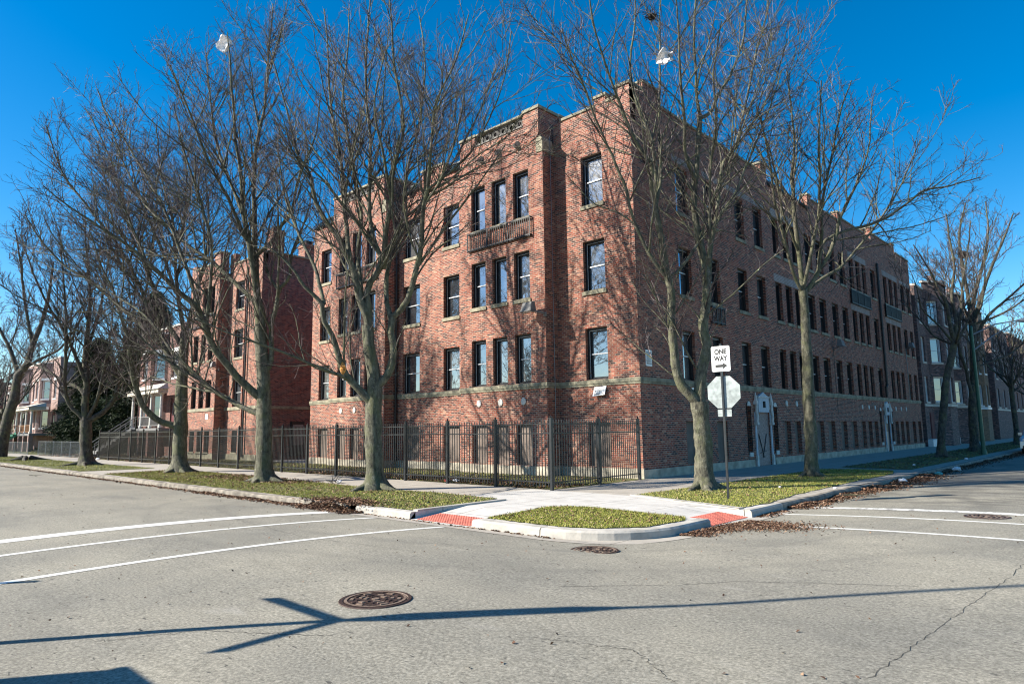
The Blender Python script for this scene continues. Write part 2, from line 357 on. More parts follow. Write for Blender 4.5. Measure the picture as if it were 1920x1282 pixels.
sweep(b,[(2.9,-10.36),(3.8,-10.36),(4.6,-10.36)],[(-.08,-.2),(-.08,.006),(.11,.004),(.145,-.03),(.16,-.2)],1)
sweep(b,[(4.625,-10.36),(4.72,-10.36)]+[(4.7+1.52*math.sin(t),-8.84-1.52*math.cos(t)) for t in np.linspace(.1,PI/2,10)]+[(6.22,-8.3),(6.22,-7.75)],[(-.08,-.2),(-.08,.006),(.11,.004),(.145,-.03),(.16,-.2)],1)
sweep(b,[(6.22,-6.0),(6.22,-5.2),(6.22,-4.4)],PR,1,.003)
sweep(b,[(6.22,y) for y in list(np.arange(-4.4,26,.7))+list(np.arange(26,190,8))],PR,0,.02)
# kerb of the block across the street
sweep(b,[(6.0,-80),(6.0,-40),(6.0,-19.6)],PR,0,.0)
sweep(b,[(6.0,-19.6),(-40,-19.6),(-190,-19.6)],PR,0,.0)
# back kerbs beside the ramps
b.box(.86,.999,-10.3,-7.6,-.15,.035,1); 
b.add([(2.75,-4.75,.03),(2.7,-4.88,.03),(6.1,-6.02,.03),(6.15,-5.88,.03)],[(0,1,2,3)],1)
b.prism([(2.7,-4.88),(6.1,-5.995),(6.15,-5.86),(2.75,-4.75)],-.01,.028,1)
tag(b.build('kerb',['kerb','kerbnew'],origin=(0,0,0)),kind='structure')
# gutter pans
b=MB()
def strip(mb,path,w0,w1,dz,mi=0):
    P=[Vector((x,y,0)) for x,y in path]; vs=[]
    for i,p in enumerate(P):
        t=(P[min(i+1,len(P)-1)]-P[max(i-1,0)]).normalized(); nrm=Vector((t.y,-t.x,0))
        for o in (w0,w1):
            q=p+nrm*o; vs.append((q.x,q.y,float(road_z(q.x,q.y))+dz))
    mb.add(vs,[(2*i,2*i+2,2*i+3,2*i+1) for i in range(len(P)-1)],mi)
arc=[(4.7+1.52*math.sin(t),-8.84-1.52*math.cos(t)) for t in np.linspace(.1,PI/2,10)]
strip(b,[(-.9,-10.36),(2.9,-10.36),(4.6,-10.36)]+arc+[(6.22,-7.7),(6.22,-4.6)],.15,.52,.006)
tag(b.build('gutter','walk',origin=(0,0,0)),kind='structure')
# painted markings
def line(name,pts,w,mat):
    mb=MB(); strip(mb,pts,-w/2,w/2,.0045); return tag(mb.build(name,mat,origin=(0,0,0)),kind='structure')
ys=np.arange(-19.3,-10.85,.4)
line('crossing_line',[(2.5,y) for y in ys],.15,'paint')
line('crossing_line',[(.3,y) for y in ys],.15,'paint')
line('stop_line',[(-1.33-.01*(y+11),y) for y in ys],.42,'paint')
xs=np.arange(6.75,17,.4)
line('crossing_line',[(x,-5.28) for x in xs],.13,'paint')
line('crossing_line',[(x,-7.2) for x in xs],.13,'paint')
line('stop_line',[(x,-3.8) for x in xs],.34,'paintf')
# cracks
def crack(pts,w):
    mb=MB(); P=[]
    for (x0,y0),(x1,y1) in zip(pts,pts[1:]):
        for t in np.linspace(0,1,26)[:-1]: P.append((x0+(x1-x0)*t+random.gauss(0,.012),y0+(y1-y0)*t+random.gauss(0,.012)))
    strip(mb,P,-w/2,w/2,.003); return tag(mb.build('road_crack','hole',origin=(0,0,0)),kind='structure')
crack([(11.2,-6.6),(11.15,-10.2)],.005)
crack([(11.15,-10.2),(11.02,-12.2),(10.9,-14.5)],.004)
crack([(5.9,-17.6),(6.3,-16.9),(7.4,-16.2)],.006)
crack([(3.4,-12.2),(5.2,-12.6),(8.2,-10.3),(10.4,-9.2)],.004)
crack([(-6,-13.8),(-2,-13.2),(2.2,-13.6),(4.8,-13.2)],.005)
crack([(8.6,-15.2),(9.4,-14.9),(10.0,-15.3)],.005)
crack([(7.6,-13.6),(8.9,-12.1),(10.6,-11.2)],.008)
# ------------------------------------------------------------------ facade tools
def wall_grid(mb,F,u0,u1,z0,z1,ops,depth=.30,mi=0,n=0.):
    us=sorted({u0,u1,*[o[0] for o in ops],*[o[1] for o in ops]}); zs=sorted({z0,z1,*[o[2] for o in ops],*[o[3] for o in ops]})
    us=[q for q in us if u0<=q<=u1]; zs=[q for q in zs if z0<=q<=z1]
    for a,b_ in zip(us,us[1:]):
        for c,d in zip(zs,zs[1:]):
            if any(o[0]<=(a+b_)/2<=o[1] and o[2]<=(c+d)/2<=o[3] for o in ops): continue
            mb.quad(F(a,n,c),F(b_,n,c),F(b_,n,d),F(a,n,d),mi)
    for a,b_,c,d in ops:
        m=n-depth
        mb.quad(F(a,n,c),F(a,m,c),F(b_,m,c),F(b_,n,c),mi); mb.quad(F(a,n,d),F(b_,n,d),F(b_,m,d),F(a,m,d),mi)
        mb.quad(F(a,n,c),F(a,n,d),F(a,m,d),F(a,m,c),mi); mb.quad(F(b_,n,c),F(b_,m,c),F(b_,m,d),F(b_,n,d),mi)
def window(F,par,u0,u1,z0,z1,n=0.,fixed=False,sill=True,glass='glass',frame='frame',rail='track',sillm='stone',bars=0,jw=.085):
    m=MB(); e=.002; a,b_=u0+e,u1-e; t=z1-e
    for x0,x1 in ((a,a+jw),(b_-jw,b_)): m.ubox(F,x0,x1,n-.295,n-.13,z0,t)
    m.ubox(F,a+jw,b_-jw,n-.295,n-.13,t-jw,t); m.ubox(F,a+jw,b_-jw,n-.295,n-.15,z0,z0+.05)
    m.ubox(F,a+jw,a+jw+.012,n-.16,n-.145,z0+.05,t-jw,1); m.ubox(F,a+jw+.012,b_-jw,n-.16,n-.145,t-jw-.012,t-jw,1)
    zm=(z0+z1)/2
    s=.04
    for x0,x1 in ((a+jw+.002,a+jw+s),(b_-jw-s,b_-jw-.002)): m.ubox(F,x0,x1,n-.28,n-.215,z0+.05,t-jw-.002)
    m.ubox(F,a+jw+s,b_-jw-s,n-.28,n-.215,z0+.05,z0+.11); m.ubox(F,a+jw+s,b_-jw-s,n-.28,n-.215,t-jw-.05,t-jw-.002)
    if not fixed: m.ubox(F,a+jw+s,b_-jw-s,n-.275,n-.20,zm-.02,zm+.02,1)
    for k in range(bars):
        x=u0+(u1-u0)*(k+1)/(bars+1); m.ubox(F,x-.012,x+.012,n-.05,n-.03,z0,z1)
    if bars:
        for q in (.25,.5,.75): m.ubox(F,a,b_,n-.035,n-.015,z0+(z1-z0)*q-.012,z0+(z1-z0)*q+.012)
    o=m.build('window',[frame,rail],par,origin=F((u0+u1)/2,n,z0))
    p=MB(); p.ubox(F,a+jw+.01,b_-jw-.01,n-.26,n-.25,z0+.06,t-jw-.01); p.build('pane',glass,o,origin=F((u0+u1)/2,n,z0))
    if sill:
        q=MB(); q.ubox(F,u0-.05,u1+.05,n-.02,n+.05,z0-.13,z0-.001); q.ubox(F,u0+.003,u1-.003,n-.13,n+.045,z0-.0009,z0+.02); q.build('sill',sillm,o,origin=F((u0+u1)/2,n,z0))
    return o
def board(F,par,u0,u1,z0,z1,n=0.,mat='board'):
    m=MB(); m.ubox(F,u0+.002,u1-.002,n-.29,n-.18,z0,z1-.002); m.ubox(F,u0+.03,u1-.03,n-.18,n-.172,z0+.03,z1-.04)
    m.ubox(F,u0+.002,u1-.002,n-.18,n-.13,z1-.04,z1-.002,1)
    return m.build('boarded_window',[mat,'frame'],par,origin=F((u0+u1)/2,n,z0))
def medallion(F,par,u,z,n):
    m=MB(); k=20; r=.14
    def ring(rr,d): return [F(u+rr*.85*math.cos(2*PI*i/k),n+d,z+rr*math.sin(2*PI*i/k)) for i in range(k)]
    v=ring(r,.002)+ring(r,.03)+ring(r*.75,.04); f=[(i,(i+1)%k,k+(i+1)%k,k+i) for i in range(k)]+[(k+i,k+(i+1)%k,2*k+(i+1)%k,2*k+i) for i in range(k)]+[tuple(range(2*k,3*k))]
    m.add(v,f); return m.build('medallion','stonew',par,origin=F(u,n,z))
def band(F,par,u0,u1,n,z0=3.2,z1=3.40):
    m=MB(); m.ubox(F,u0,u1,n-.05,n+.055,z0+.07,z1); m.ubox(F,u0,u1,n-.05,n+.03,z0,z0+.069); return m
ROWS=[(3.42,5.30),(6.65,8.55),(9.89,11.81)]
def balconet(F,par,u0,u1,z0,z1,n,closed=False):
    m=MB(); d=.12
    for z in (z0,z1-.04): 
        m.ubox(F,u0,u1,n+d-.03,n+d,z,z+.04); m.ubox(F,u0,u0+.03,n+.0,n+d-.03,z,z+.04); m.ubox(F,u1-.03,u1,n,n+d-.03,z,z+.04)
    x=u0+.03
    while x<u1-.03:
        m.ubox(F,x,x+.018,n+d-.024,n+d-.006,z0+.04,z1-.04); x+=.11
    for x in np.linspace(u0,u1-.035,4): m.ubox(F,x,x+.035,n+d-.032,n+d+.006,z0-.05,z1+.02)
    m.ubox(F,u0,u1,n+.0,n+d-.03,z0-.03,z0-.005)
    if closed: m.ubox(F,u0+.03,u1-.03,n+d-.05,n+d-.035,z0+.04,z1-.04)
    return m.build('balcony','frame',par,origin=F((u0+u1)/2,n,z0))
def floodlight(F,par,u,z,n,side=0):
    m=MB(); m.tube([F(u+side*.45,n-.02,z-.25),F(u+side*.42,n+.25,z-.22),F(u+side*.1,n+.45,z-.1)],.03,6)
    m.add([F(u-.26,n+.30,z-.12),F(u+.26,n+.30,z-.12),F(u+.26,n+.62,z-.16),F(u-.26,n+.62,z-.16),F(u-.22,n+.34,z+.22),F(u+.22,n+.34,z+.22),F(u+.22,n+.52,z+.18),F(u-.22,n+.52,z+.18)],[(0,1,2,3),(7,6,5,4),(0,4,5,1),(1,5,6,2),(2,6,7,3),(3,7,4,0)]); m.ubox(F,u-.29,u+.29,n+.28,n+.65,z-.19,z-.161); m.ubox(F,u-.2,u+.2,n+.36,n+.58,z-.20,z-.191,1)
    m.ubox(F,u+side*.45-.07,u+side*.45+.07,n,n+.03,z-.36,z-.2)
    return m.build('floodlight',['grey','lens'],par,origin=F(u,n,z))
def coping(m,F,u0,u1,n0,n1,z,mi=0,t=.10): m.ubox(F,u0,u1,n0-.04,n1+.05,z,z+t,mi)
def mansard(F,par,u0,u1,z0,z1,n=.10,back=-.55):
    m=MB(); k=max(2,int((u1-u0)/.17)); w=(u1-u0)/k
    m.add([F(u0,n,z0),F(u1,n,z0),F(u1,back,z1),F(u0,back,z1),F(u0,back,z0),F(u1,back,z0)],[(0,1,2,3),(0,3,4),(1,5,2),(0,4,5,1),(4,3,2,5)])
    for i in range(k):
        u=u0+(i+.5)*w
        m.tube([F(u,n+.03,z0-.01),F(u,(n+back)/2+.03,(z0+z1)/2+.01),F(u,back+.02,z1+.02)],w*.33,6)
    m.ubox(F,u0,u1,back-.03,back+.1,z1-.02,z1+.07)
    return m.build('tile_roof','tile',par,origin=F((u0+u1)/2,0,z0),smooth=False)
# ------------------------------------------------------------------ main building
main=empty('apartment_building',(0,0,0),'large three-storey red brick corner apartment block with boarded basement windows behind the iron fence','apartment building')
A0=FA(0); A1=FA(-.7); B0=FB(0)
TOP=12.6
S0=[(-2.26,-1.29),(-10.17,-9.10),(-13.12,-11.85),(-20.68,-19.64)]
T1=[(-7.56,-6.73),(-6.34,-5.53),(-5.13,-4.30)]; T2=[(-17.69,-16.86),(-16.48,-15.65),(-15.26,-14.43)]
BAY=[(-8.25,-3.55),(-18.35,-13.62)]
BS=[(.0+2.98,3.95),(5.40,6.30),(8.03,8.97),(9.97,10.93),(16.30,17.30),(17.93,19.0),(19.92,20.95),(21.67,22.7),(27.8,28.85),(35.05,36.0),(36.75,37.6)]
BT=[[(12.1,12.85),(13.33,14.12),(14.52,15.3)],[(23.5,24.35),(24.8,25.6),(26.05,26.85)],[(30.7,31.55),(32.05,32.85),(33.35,34.15)]]
def opn(cols,rows=ROWS): return [(a,b_,c,d) for a,b_ in cols for c,d in rows]
def opb(cols): return [(a,b_,.36,1.90) for a,b_ in cols]
b=MB()
segs=[(-21.5,-18.35),(-13.62,-8.25),(-3.55,0)]
for u0,u1 in segs:
    cs=[c for c in S0 if u0<c[0]<u1]; wall_grid(b,A0,u0,u1,0,TOP,opn(cs)+opb(cs))
for (u0,u1),T in zip(BAY,(T1,T2)):
    wall_grid(b,A1,u0,u1,0,TOP,opn(T)+opb(T))
    for u,s in ((u0,-1),(u1,1)):
        q=[(u,0,0),(u,-.7,0),(u,-.7,TOP),(u,0,TOP)]
        b.add(q if s<0 else q[::-1],[(0,1,2,3)])
D1=(8.95,10.45); D2=(28.35,29.35); LAN=[(8.12,8.48),(10.88,11.24),(27.35,27.6),(29.85,30.1)]
bsmt=[c for c in BS if c not in ((8.03,8.97),(9.97,10.93),(27.8,28.85))]
allT=[c for t in BT for c in t]
ops=opn(BS+allT)+opb(bsmt+allT)+[(D1[0],D1[1],0,2.42),(D2[0],D2[1],0,2.4)]+[(a,c,.62,2.55) for a,c in LAN]
wall_grid(b,B0,0,38.0,0,TOP,ops)
b.quad((0,38,0),(-14,38,0),(-14,38,TOP),(0,38,TOP)); b.quad((-21.5,0,0),(-21.5,0,TOP),(-21.5,14,TOP),(-21.5,14,0))
b.quad((-21.5,14,0),(-21.5,14,TOP),(-14,14,TOP),(-14,14,0)); b.quad((-14,14,0),(-14,14,TOP),(-14,38,TOP),(-14,38,0))
# parapets (brick)
def par(F,u0,u1,z1,n0=-.35,n1=0.): b.ubox(F,u0,u1,n0,n1,TOP,z1)
for u0,u1,z in ((-3.55,-1.55,13.58),(-1.55,-1.05,13.9),(-1.05,-.62,13.6),(-.62,-.0,13.98),(-13.62,-11.75,13.15),(-11.75,-10.2,13.9),(-10.2,-8.25,13.35),(-21.5,-18.95,13.2),(-18.95,-18.35,13.9)): par(A0,u0,u1,z)
for (u0,u1) in BAY:
    z=13.60
    par(A1,u0,u1-.18,12.78); par(A1,u0,u1-.18,z) if False else None
    b.ubox(A1,u0,u1-.18,-.35,0,12.78,z)
    b.ubox(A1,u0,u0+.95,-.35,0,z,14.06); b.ubox(A1,u1-1.0,u1-.18,-.35,0,z,14.12)
    b.ubox(A1,u1-.62,u1-.18,-1.2,-.351,TOP,14.12); b.ubox(A1,u1-.18,u1,-.7,0,TOP,12.78); b.ubox(A1,u0,u0+.35,-.7,-.351,TOP,14.06)
    b.ubox(A1,u1-.62,u1-.2,-1.9,-1.3,TOP,14.2)
for u0,u1,z in ((0.003,.9,13.98),(.9,2.05,14.36),(2.05,11.2,13.75),(11.2,11.85,14.2),(11.85,15.3,13.3),(15.3,17.2,13.3),(17.2,17.8,14.15),(17.8,19.6,13.95),(19.6,22.1,13.75),(22.1,22.7,14.3),(22.7,26.9,14.0),(26.9,27.4,14.25),(27.4,28.6,13.8),(28.6,29.2,14.75),(29.2,33.6,14.35),(33.6,34.3,14.6),(34.3,38.0,14.05)): b.ubox(B0,u0,u1,-.35,0,TOP,z)
b.build('wall','brick',main)
# coping stones
b=MB()
for u0,u1,z in ((-3.2,-1.55,13.58),(-1.6,-1.0,13.9),(-1.0,-.66,13.6),(-11.8,-10.15,13.9),(-18.98,-18.32,13.9)): coping(b,A0,u0,u1,-.35,0,z)
b.ubox(A0,-.66,.06,-.40,.06,13.981,14.08)
for (u0,u1) in BAY:
    coping(b,A1,u0-.03,u0+.98,-.35,0,14.06); coping(b,A1,u0+.98,u1-1.0,-.35,0,14.03,t=.09); coping(b,A1,u1-1.0,u1-.12,-.35,0,14.12,t=.12); b.ubox(A1,u1-.66,u1-.12,-1.22,-.4,14.12,14.24)
    b.ubox(A1,u1-.66,u1-.16,-1.92,-1.28,14.2,14.3)
    # stone shoulder where the bay steps in under the parapet
    b.prism([(u1-.30,12.3),(u1+.03,12.3),(u1+.03,12.72),(u1-.0,12.85),(u1-.08,12.93),(u1-.18,12.95),(u1-.30,12.9)],-.71,-.10,0,xf=lambda x,z,y:(x,y-.02,z))
for u0,u1,z in ((.41,.88,13.982),(.88,2.1,14.36),(2.1,11.15,13.75),(11.15,11.9,14.2),(17.15,17.85,14.15),(17.85,19.62,13.95),(19.62,22.05,13.75),(22.05,22.75,14.3),(22.75,26.85,14.0),(26.85,27.45,14.25),(27.45,28.55,13.8),(28.55,29.25,14.75),(29.25,33.55,14.35),(33.55,34.35,14.6),(34.35,38.05,14.05)): coping(b,B0,u0,u1,-.35,0,z)
build_each(b,'coping','stone',main)
b=MB()
b.quad((-21.4,.36,TOP+.02),(-.36,.36,TOP+.02),(-.36,13.9,TOP+.02),(-21.4,13.9,TOP+.02)); b.quad((-14,13.9,TOP+.02),(-.36,13.9,TOP+.02),(-.36,38,TOP+.02),(-14,38,TOP+.02)); b.build('roof','tar',main)
for u0,u1,z0,z1 in ((-13.55,-11.8,13.15,13.7),(-10.15,-8.3,13.35,13.95),(-21.45,-19.0,13.2,13.85)): mansard(A0,main,u0,u1,z0,z1)
for u0,u1,z0,z1 in ((11.95,15.25,13.3,13.95),(15.4,17.1,13.3,13.9)): mansard(B0,main,u0,u1,z0,z1)
# pierced ring frieze in the bay parapets
for (u0,u1) in BAY:
    b=MB(); k=int((u1-u0-1.95)/.44); w=(u1-u0-1.95)/k
    b.ubox(A1,u0+.95,u1-1.0,-.30,-.22,13.60,14.03,1)
    for i in range(k):
        c=u0+.95+(i+.5)*w
        for dx,rr in ((0,.19),(0,.12)):
            pts=[A1(c+rr*math.cos(t),-.08,13.815+rr*math.sin(t)) for t in np.linspace(0,2*PI,15)]; b.tube(pts,.028,5)
    b.ubox(A1,u0+.95,u1-1.0,-.2,.04,13.601,13.64)
    for q in (.28,.5,.72):  # small round scuppers under the frieze
        c=u0+(u1-u0)*q; b.prism([(c+.17*math.cos(t),12.93+.17*math.sin(t)) for t in np.linspace(0,PI,9)]+[(c-.13,12.86),(c+.13,12.86)],-.02,-.001,1,xf=lambda x,z,y:(x,-.7+y,z))
        b.tube([A1(c,-.02,12.88),A1(c,.12,12.85),A1(c,.16,12.95)],[.09,.08,.07],7)
    b.build('frieze',['copper','hole'],main,origin=A1((u0+u1)/2,0,12.8))
for c in (-9.9,-9.3,-8.7,-13.1,-12.5): 
    b=MB(); b.prism([(c+.14*math.cos(t),13.02+.15*math.sin(t)) for t in np.linspace(0,PI,9)]+[(c-.11,12.96),(c+.11,12.96)],-.012,-.002,0,xf=lambda x,z,y:(x,y,z)); b.tube([A0(c,.0,12.98),A0(c,.12,12.97),A0(c,.14,13.04)],[.07,.065,.05],7); b.build('bracket','hole',main,origin=A0(c,0,12.9))
# bands and bases
m=MB()
def addband(F,u0,u1,n): 
    m.ubox(F,u0,u1,n-.05,n+.055,3.27,3.40); m.ubox(F,u0,u1,n-.05,n+.03,3.19,3.269)
for u0,u1 in segs: addband(A0,u0-(0.05 if u0<-21 else 0),u1+(.055 if u1==0 else 0),0)
for u0,u1 in BAY:
    addband(A1,u0-.05,u1+.055,0); m.box(u1+.002,u1+.055,-.649,-.056,3.27,3.40); m.box(u1+.002,u1+.03,-.649,-.056,3.19,3.269)
for a_,c_ in ((.056,38.05),): m.ubox(B0,a_-.0,c_,-.05,.055,3.27,3.399); m.ubox(B0,a_,c_,-.05,.03,3.19,3.269)
build_each(m,'string_course','stone',main)
m=MB()
for u0,u1 in segs: m.ubox(A0,u0,u1+(.05 if u1==0 else 0),.001,.05,-.1,.33)
for u0,u1 in BAY: m.ubox(A1,u0-.05,u1+.05,.001,.05,-.1,.34); m.box(u1+.001,u1+.05,-.70,-.051,-.1,.34); m.box(u0-.05,u0-.001,-.70,-.051,-.1,.34)
e=.001
for u0,u1 in ((e,8.6),(10.8,28.05),(29.65,38.05)): m.ubox(B0,u0,u1,.001,.05,-.1,.30)
build_each(m,'foundation','base',main)
# header-brick panels over grouped windows on the street side
m=MB()
for T in BT:
    a_,c_=T[0][0]-.15,T[-1][1]+.15
    for z in (8.58,11.84): m.ubox(B0,a_,c_,-.01,.004,z,z+.36)
for a_,c_ in ((2.8,4.3),(5.2,11.2),(34.9,37.7)): m.ubox(B0,a_,c_,-.01,.004,11.9,12.15)
build_each(m,'brick_panel','brick_pale',main)
for T in (T1,T2):
    F=A1
    for i,(a_,c_) in enumerate(T):
        for r,(z0,z1) in enumerate(ROWS): window(F,main,a_,c_,z0,z1,fixed=(i==1),sill=r>0)
        board(F,main,a_,c_,.36,1.90)
for a_,c_ in S0:
    for r,(z0,z1) in enumerate(ROWS): window(A0,main,a_,c_,z0,z1,sill=r>0)
    board(A0,main,a_,c_,.36,1.90)
for T in BT:
    for i,(a_,c_) in enumerate(T):
        for r,(z0,z1) in enumerate(ROWS): window(B0,main,a_,c_,z0,z1,fixed=True,sill=r>0,glass='glassd',rail='frame')
        board(B0,main,a_,c_,.36,1.90)
for a_,c_ in BS:
    for r,(z0,z1) in enumerate(ROWS): window(B0,main,a_,c_,z0,z1,sill=r>0,glass='glass' if a_<12 else 'glassd')
    if (a_,c_) in bsmt: board(B0,main,a_,c_,.36,1.90)
for u0,u1 in BAY: balconet(A1,main,u0+.55,u1-.60,9.10,9.84,0)
for T in BT[1:]: balconet(B0,main,T[0][0]-.2,T[-1][1]+.2,8.98,9.80,0,True)
balconet(B0,main,5.3,6.4,5.85,6.5,0)
for T,F in ((T1,A1),(T2,A1),(BT[0],B0),(BT[1],B0),(BT[2],B0)):
    for a_,c_ in T: medallion(F,main,(a_+c_)/2,2.74,0)
floodlight(A1,main,-4.0,6.2,0,1); 
for u,z in ((19.5,6.15),(34.9,7.3)): floodlight(B0,main,u,z,0,0)
# downpipes and conduit
def pipe(pts,r=.05,mat='frame',name='downpipe'):
    m=MB(); m.tube(pts,r,8); 
    for p in pts[1:-1]: m.cyl(p[0],p[1],p[2]-.05,p[2]+.05,r*1.25,k=8)
    return m.build(name,mat,main,origin=pts[-1])
pipe([(.09,29.25,12.4),(.09,29.25,8),(.09,29.25,4.3),(.09,29.0,4.1),(.09,29.0,3.45)],.075)
pipe([(-13.5,-.12,12.9),(-13.5,-.12,8),(-13.5,-.12,4),(-13.5,-.12,.3)],.05)
pipe([(.05,34.9,7.0),(.05,34.9,5.2),(.05,34.9,3.42)],.02,'galv','conduit'); pipe([(-3.49,-.30,13.0),(-3.49,-.3,7),(-3.49,-.3,.4)],.012,'galv','conduit')
pipe([(.04,19.5,6.0),(.04,19.5,4.5),(.04,19.5,3.42)],.015,'frame','conduit'); pipe([(.04,19.5,3.18),(.04,19.5,2.6),(.04,19.5,2.3)],.012,'frame','conduit')
# entrance 1: boarded, stone surround
def entrance(F,u0,u1,ztop,rich,doormat):
    m=MB(); c=(u0+u1)/2
    for x0,x1 in ((u0-.16,u0+.0),(u1-.0,u1+.16)): m.ubox(F,x0,x1,.001,.08,.0,.45)
    m.ubox(F,u0-.10,u0-.001,-.1,.05,.45,2.3,1); m.ubox(F,u1+.001,u1+.10,-.1,.05,.45,2.3,1)
    # corbel consoles, panelled tympanum, pediment and finials
    for x in (u0-.05,u1+.05):
        m.ubox(F,x-.09,x+.09,.001,.16,1.75,1.86,0); m.tube([F(x,.10,1.86),F(x,.13,2.1),F(x,.10,2.35),F(x,.12,2.62)],[.07,.055,.07,.05],8); m.ubox(F,x-.08,x+.08,.001,.16,2.62,2.78)
        m.tube([F(x,.09,2.78),F(x,.09,2.95),F(x,.09,3.16)],[.09,.06,.01],7)
    w=(u1-u0)*.36
    m.prism([(c-w,2.30),(c+w,2.30),(c+w,2.98),(c+w*.55,3.05),(c,3.18),(c-w*.55,3.05),(c-w,2.98)],.001,.10,1,xf=lambda u,z,n:F(u,n,z))
    m.ubox(F,c-w-.05,c+w+.05,.001,.13,2.93,2.99); m.ubox(F,c-.10,c+.10,.101,.135,2.5,2.78,2); m.ubox(F,u0,c-w-.001,-.1,.04,2.42,2.75); m.ubox(F,c+w+.001,u1,-.1,.04,2.42,2.75)
    o=m.build('door_surround',['stonew','alub','hole'],main,origin=F(c,0,0))
    d=MB(); d.ubox(F,u0+.003,u1-.003,-.16,-.06,.0,2.415)
    if rich:
        for (a_,z0),(b_,z1) in (((.35,1.35),(.78,.35)),((1.15,1.35),(.68,.35)),((.45,.55),(1.1,.62))): d.tube([F(u0+a_,-.04,z0),F(u0+(a_+b_)/2,-.035,(z0+z1)/2),F(u0+b_,-.04,z1)],.018,6,1)
    else:
        d.ubox(F,u0+.12,u1-.12,-.06,-.052,1.25,2.1,1)
    dd=d.build('door',[doormat,'frame'],main,origin=F(c,0,0))
M['alub']=plain('blue_grey_stone',(.52,.56,.60),.7,0,.12)
entrance(B0,*D1,2.42,True,'osb'); entrance(B0,*D2,2.4,False,'galv')
for a_,c_ in LAN:
    m=MB(); m.ubox(B0,a_+.002,c_-.002,-.20,-.15,.62,2.55)
    for z in np.arange(.75,2.5,.13): m.ubox(B0,a_-.02,c_+.02,.005,.025,z,z+.02)
    for x in (a_-.02,c_): m.ubox(B0,x,x+.02,.003,.03,.5,2.5)
    u=(a_+c_)/2; m.tube([B0(u+.21*math.cos(t),.02,2.5+.25*math.sin(t)) for t in np.linspace(0,PI,9)],.015,5)
    o=m.build('side_light','hole',main,origin=B0(u,0,.62))
    m=MB(); m.prism([(u+.16*math.cos(t),2.56+.2*math.sin(t)) for t in np.linspace(0,PI,9)],.001,.05,0,xf=lambda uu,z,n:B0(uu,n,z)); m.build('lintel','stonew',o,origin=B0(u,0,.62)); m=MB(); m.ubox(B0,u-.16,u+.16,.001,.06,.42,.6); m.build('sill','stonew',o,origin=B0(u,0,.42))
# notices on the walls
m=MB(); m.add([A0(-1.90,.16,2.82),A0(-1.38,.16,2.86),A0(-1.38,.02,3.17),A0(-1.90,.02,3.15),A0(-1.90,.14,2.81),A0(-1.38,.14,2.85),A0(-1.38,.0,3.16),A0(-1.90,.0,3.14)],[(0,1,2,3),(7,6,5,4),(0,4,5,1),(1,5,6,2),(2,6,7,3),(3,7,4,0)])
no=m.build('notice','signw',main,origin=A0(-1.64,0,2.8))
m=MB()
def onn(u,v): # point on tilted notice
    return A0(-1.90+.52*u,.163-.14*v,2.82+.04*u+.31*v+.002)
def nbar(u0,u1,v0,v1): m.add([onn(u0,v0),onn(u1,v0),onn(u1,v1),onn(u0,v1)],[(0,1,2,3)])
nbar(.35,.62,.86,.93); nbar(.3,.86,.62,.66); nbar(.33,.9,.50,.54); nbar(.3,.7,.38,.42); nbar(.08,.6,.12,.24); nbar(.66,.92,.14,.22)
m.add([onn(.10,.48),onn(.20,.42),onn(.25,.6),onn(.18,.7)],[(0,1,2,3)]); m.build('print','grey',no,origin=A0(-1.64,0,2.8))
m=MB(); m.ubox(B0,.38,.76,.001,.03,3.80,4.36); m.ubox(B0,.43,.71,.031,.036,3.86,4.30,1)
for z in np.arange(3.9,4.28,.035): m.ubox(B0,.44,.70,.037,.045,z,z+.012)
m.build('vent_plate',['signw','galv'],main,origin=B0(.57,0,3.8))
m=MB(); m.ubox(B0,3.5,3.85,.001,.02,3.02,3.16); m.ubox(B0,3.54,3.8,.0205,.023,3.07,3.1,1); m.build('house_number_plate',['signw','grey'],main,origin=B0(3.6,0,3.0))
# ------------------------------------------------------------------ second apartment block
b2=empty('apartment_building',(-32.8,0,0),'three-storey red brick block with chimneys and barred basement windows beyond the side yard','apartment building')
b=MB(); c3=[(-36.55,-35.70),(-35.25,-34.45),(-34.05,-33.25)]; c1=[(-31.52,-30.18)]
wall_grid(b,A0,-38.3,-37.4,0,12.6,[]); wall_grid(b,A0,-32.6,-27.8,0,12.6,opn(c1)+[(-31.4,-30.6,.45,1.9)]); bo=[(a_,c_,.45,1.9) for a_,c_ in c3]
wall_grid(b,A1,-37.4,-32.6,0,12.6,opn(c3)+bo)
for u,s in ((-37.4,-1),(-32.6,1)):
    q=[(u,0,0),(u,-.7,0),(u,-.7,12.6),(u,0,12.6)]; b.add(q if s<0 else q[::-1],[(0,1,2,3)])
for u0,u1,z in ((-32.6,-31.9,13.9),(-31.9,-29.2,13.1),(-29.2,-28.6,13.6),(-28.6,-27.8,13.25)): b.ubox(A0,u0,u1,-.35,0,12.6,z)
b.ubox(A1,-37.4,-36.6,-.35,0,12.6,13.7); b.ubox(A1,-36.6,-33.6,-.35,0,12.6,13.35); b.ubox(A1,-33.6,-32.6,-.6,0,12.6,13.95)
b.ubox(A0,-30.0,-29.86,0,.12,0,12.6); b.quad((-27.8,0,12.6),(-38.3,0,12.6),(-38.3,14,12.6),(-27.8,14,12.6))
b.quad((-38.3,0,0),(-38.3,0,12.6),(-38.3,14,12.6),(-38.3,14,0))
b.build('wall','brick',b2)
s_=MB(); s_.quad((-27.8,0,0),(-27.8,14,0),(-27.8,14,13.25),(-27.8,0,13.25)); s_.box(-28.15,-27.801,.351,14,12.6,13.25)
s_.box(-27.79,-27.75,0.01,13.9,3.2,3.38,1); s_.box(-28.2,-27.7,.1,14.05,13.25,13.36,1); s_.build('side_wall',['brick2','stone'],b2)
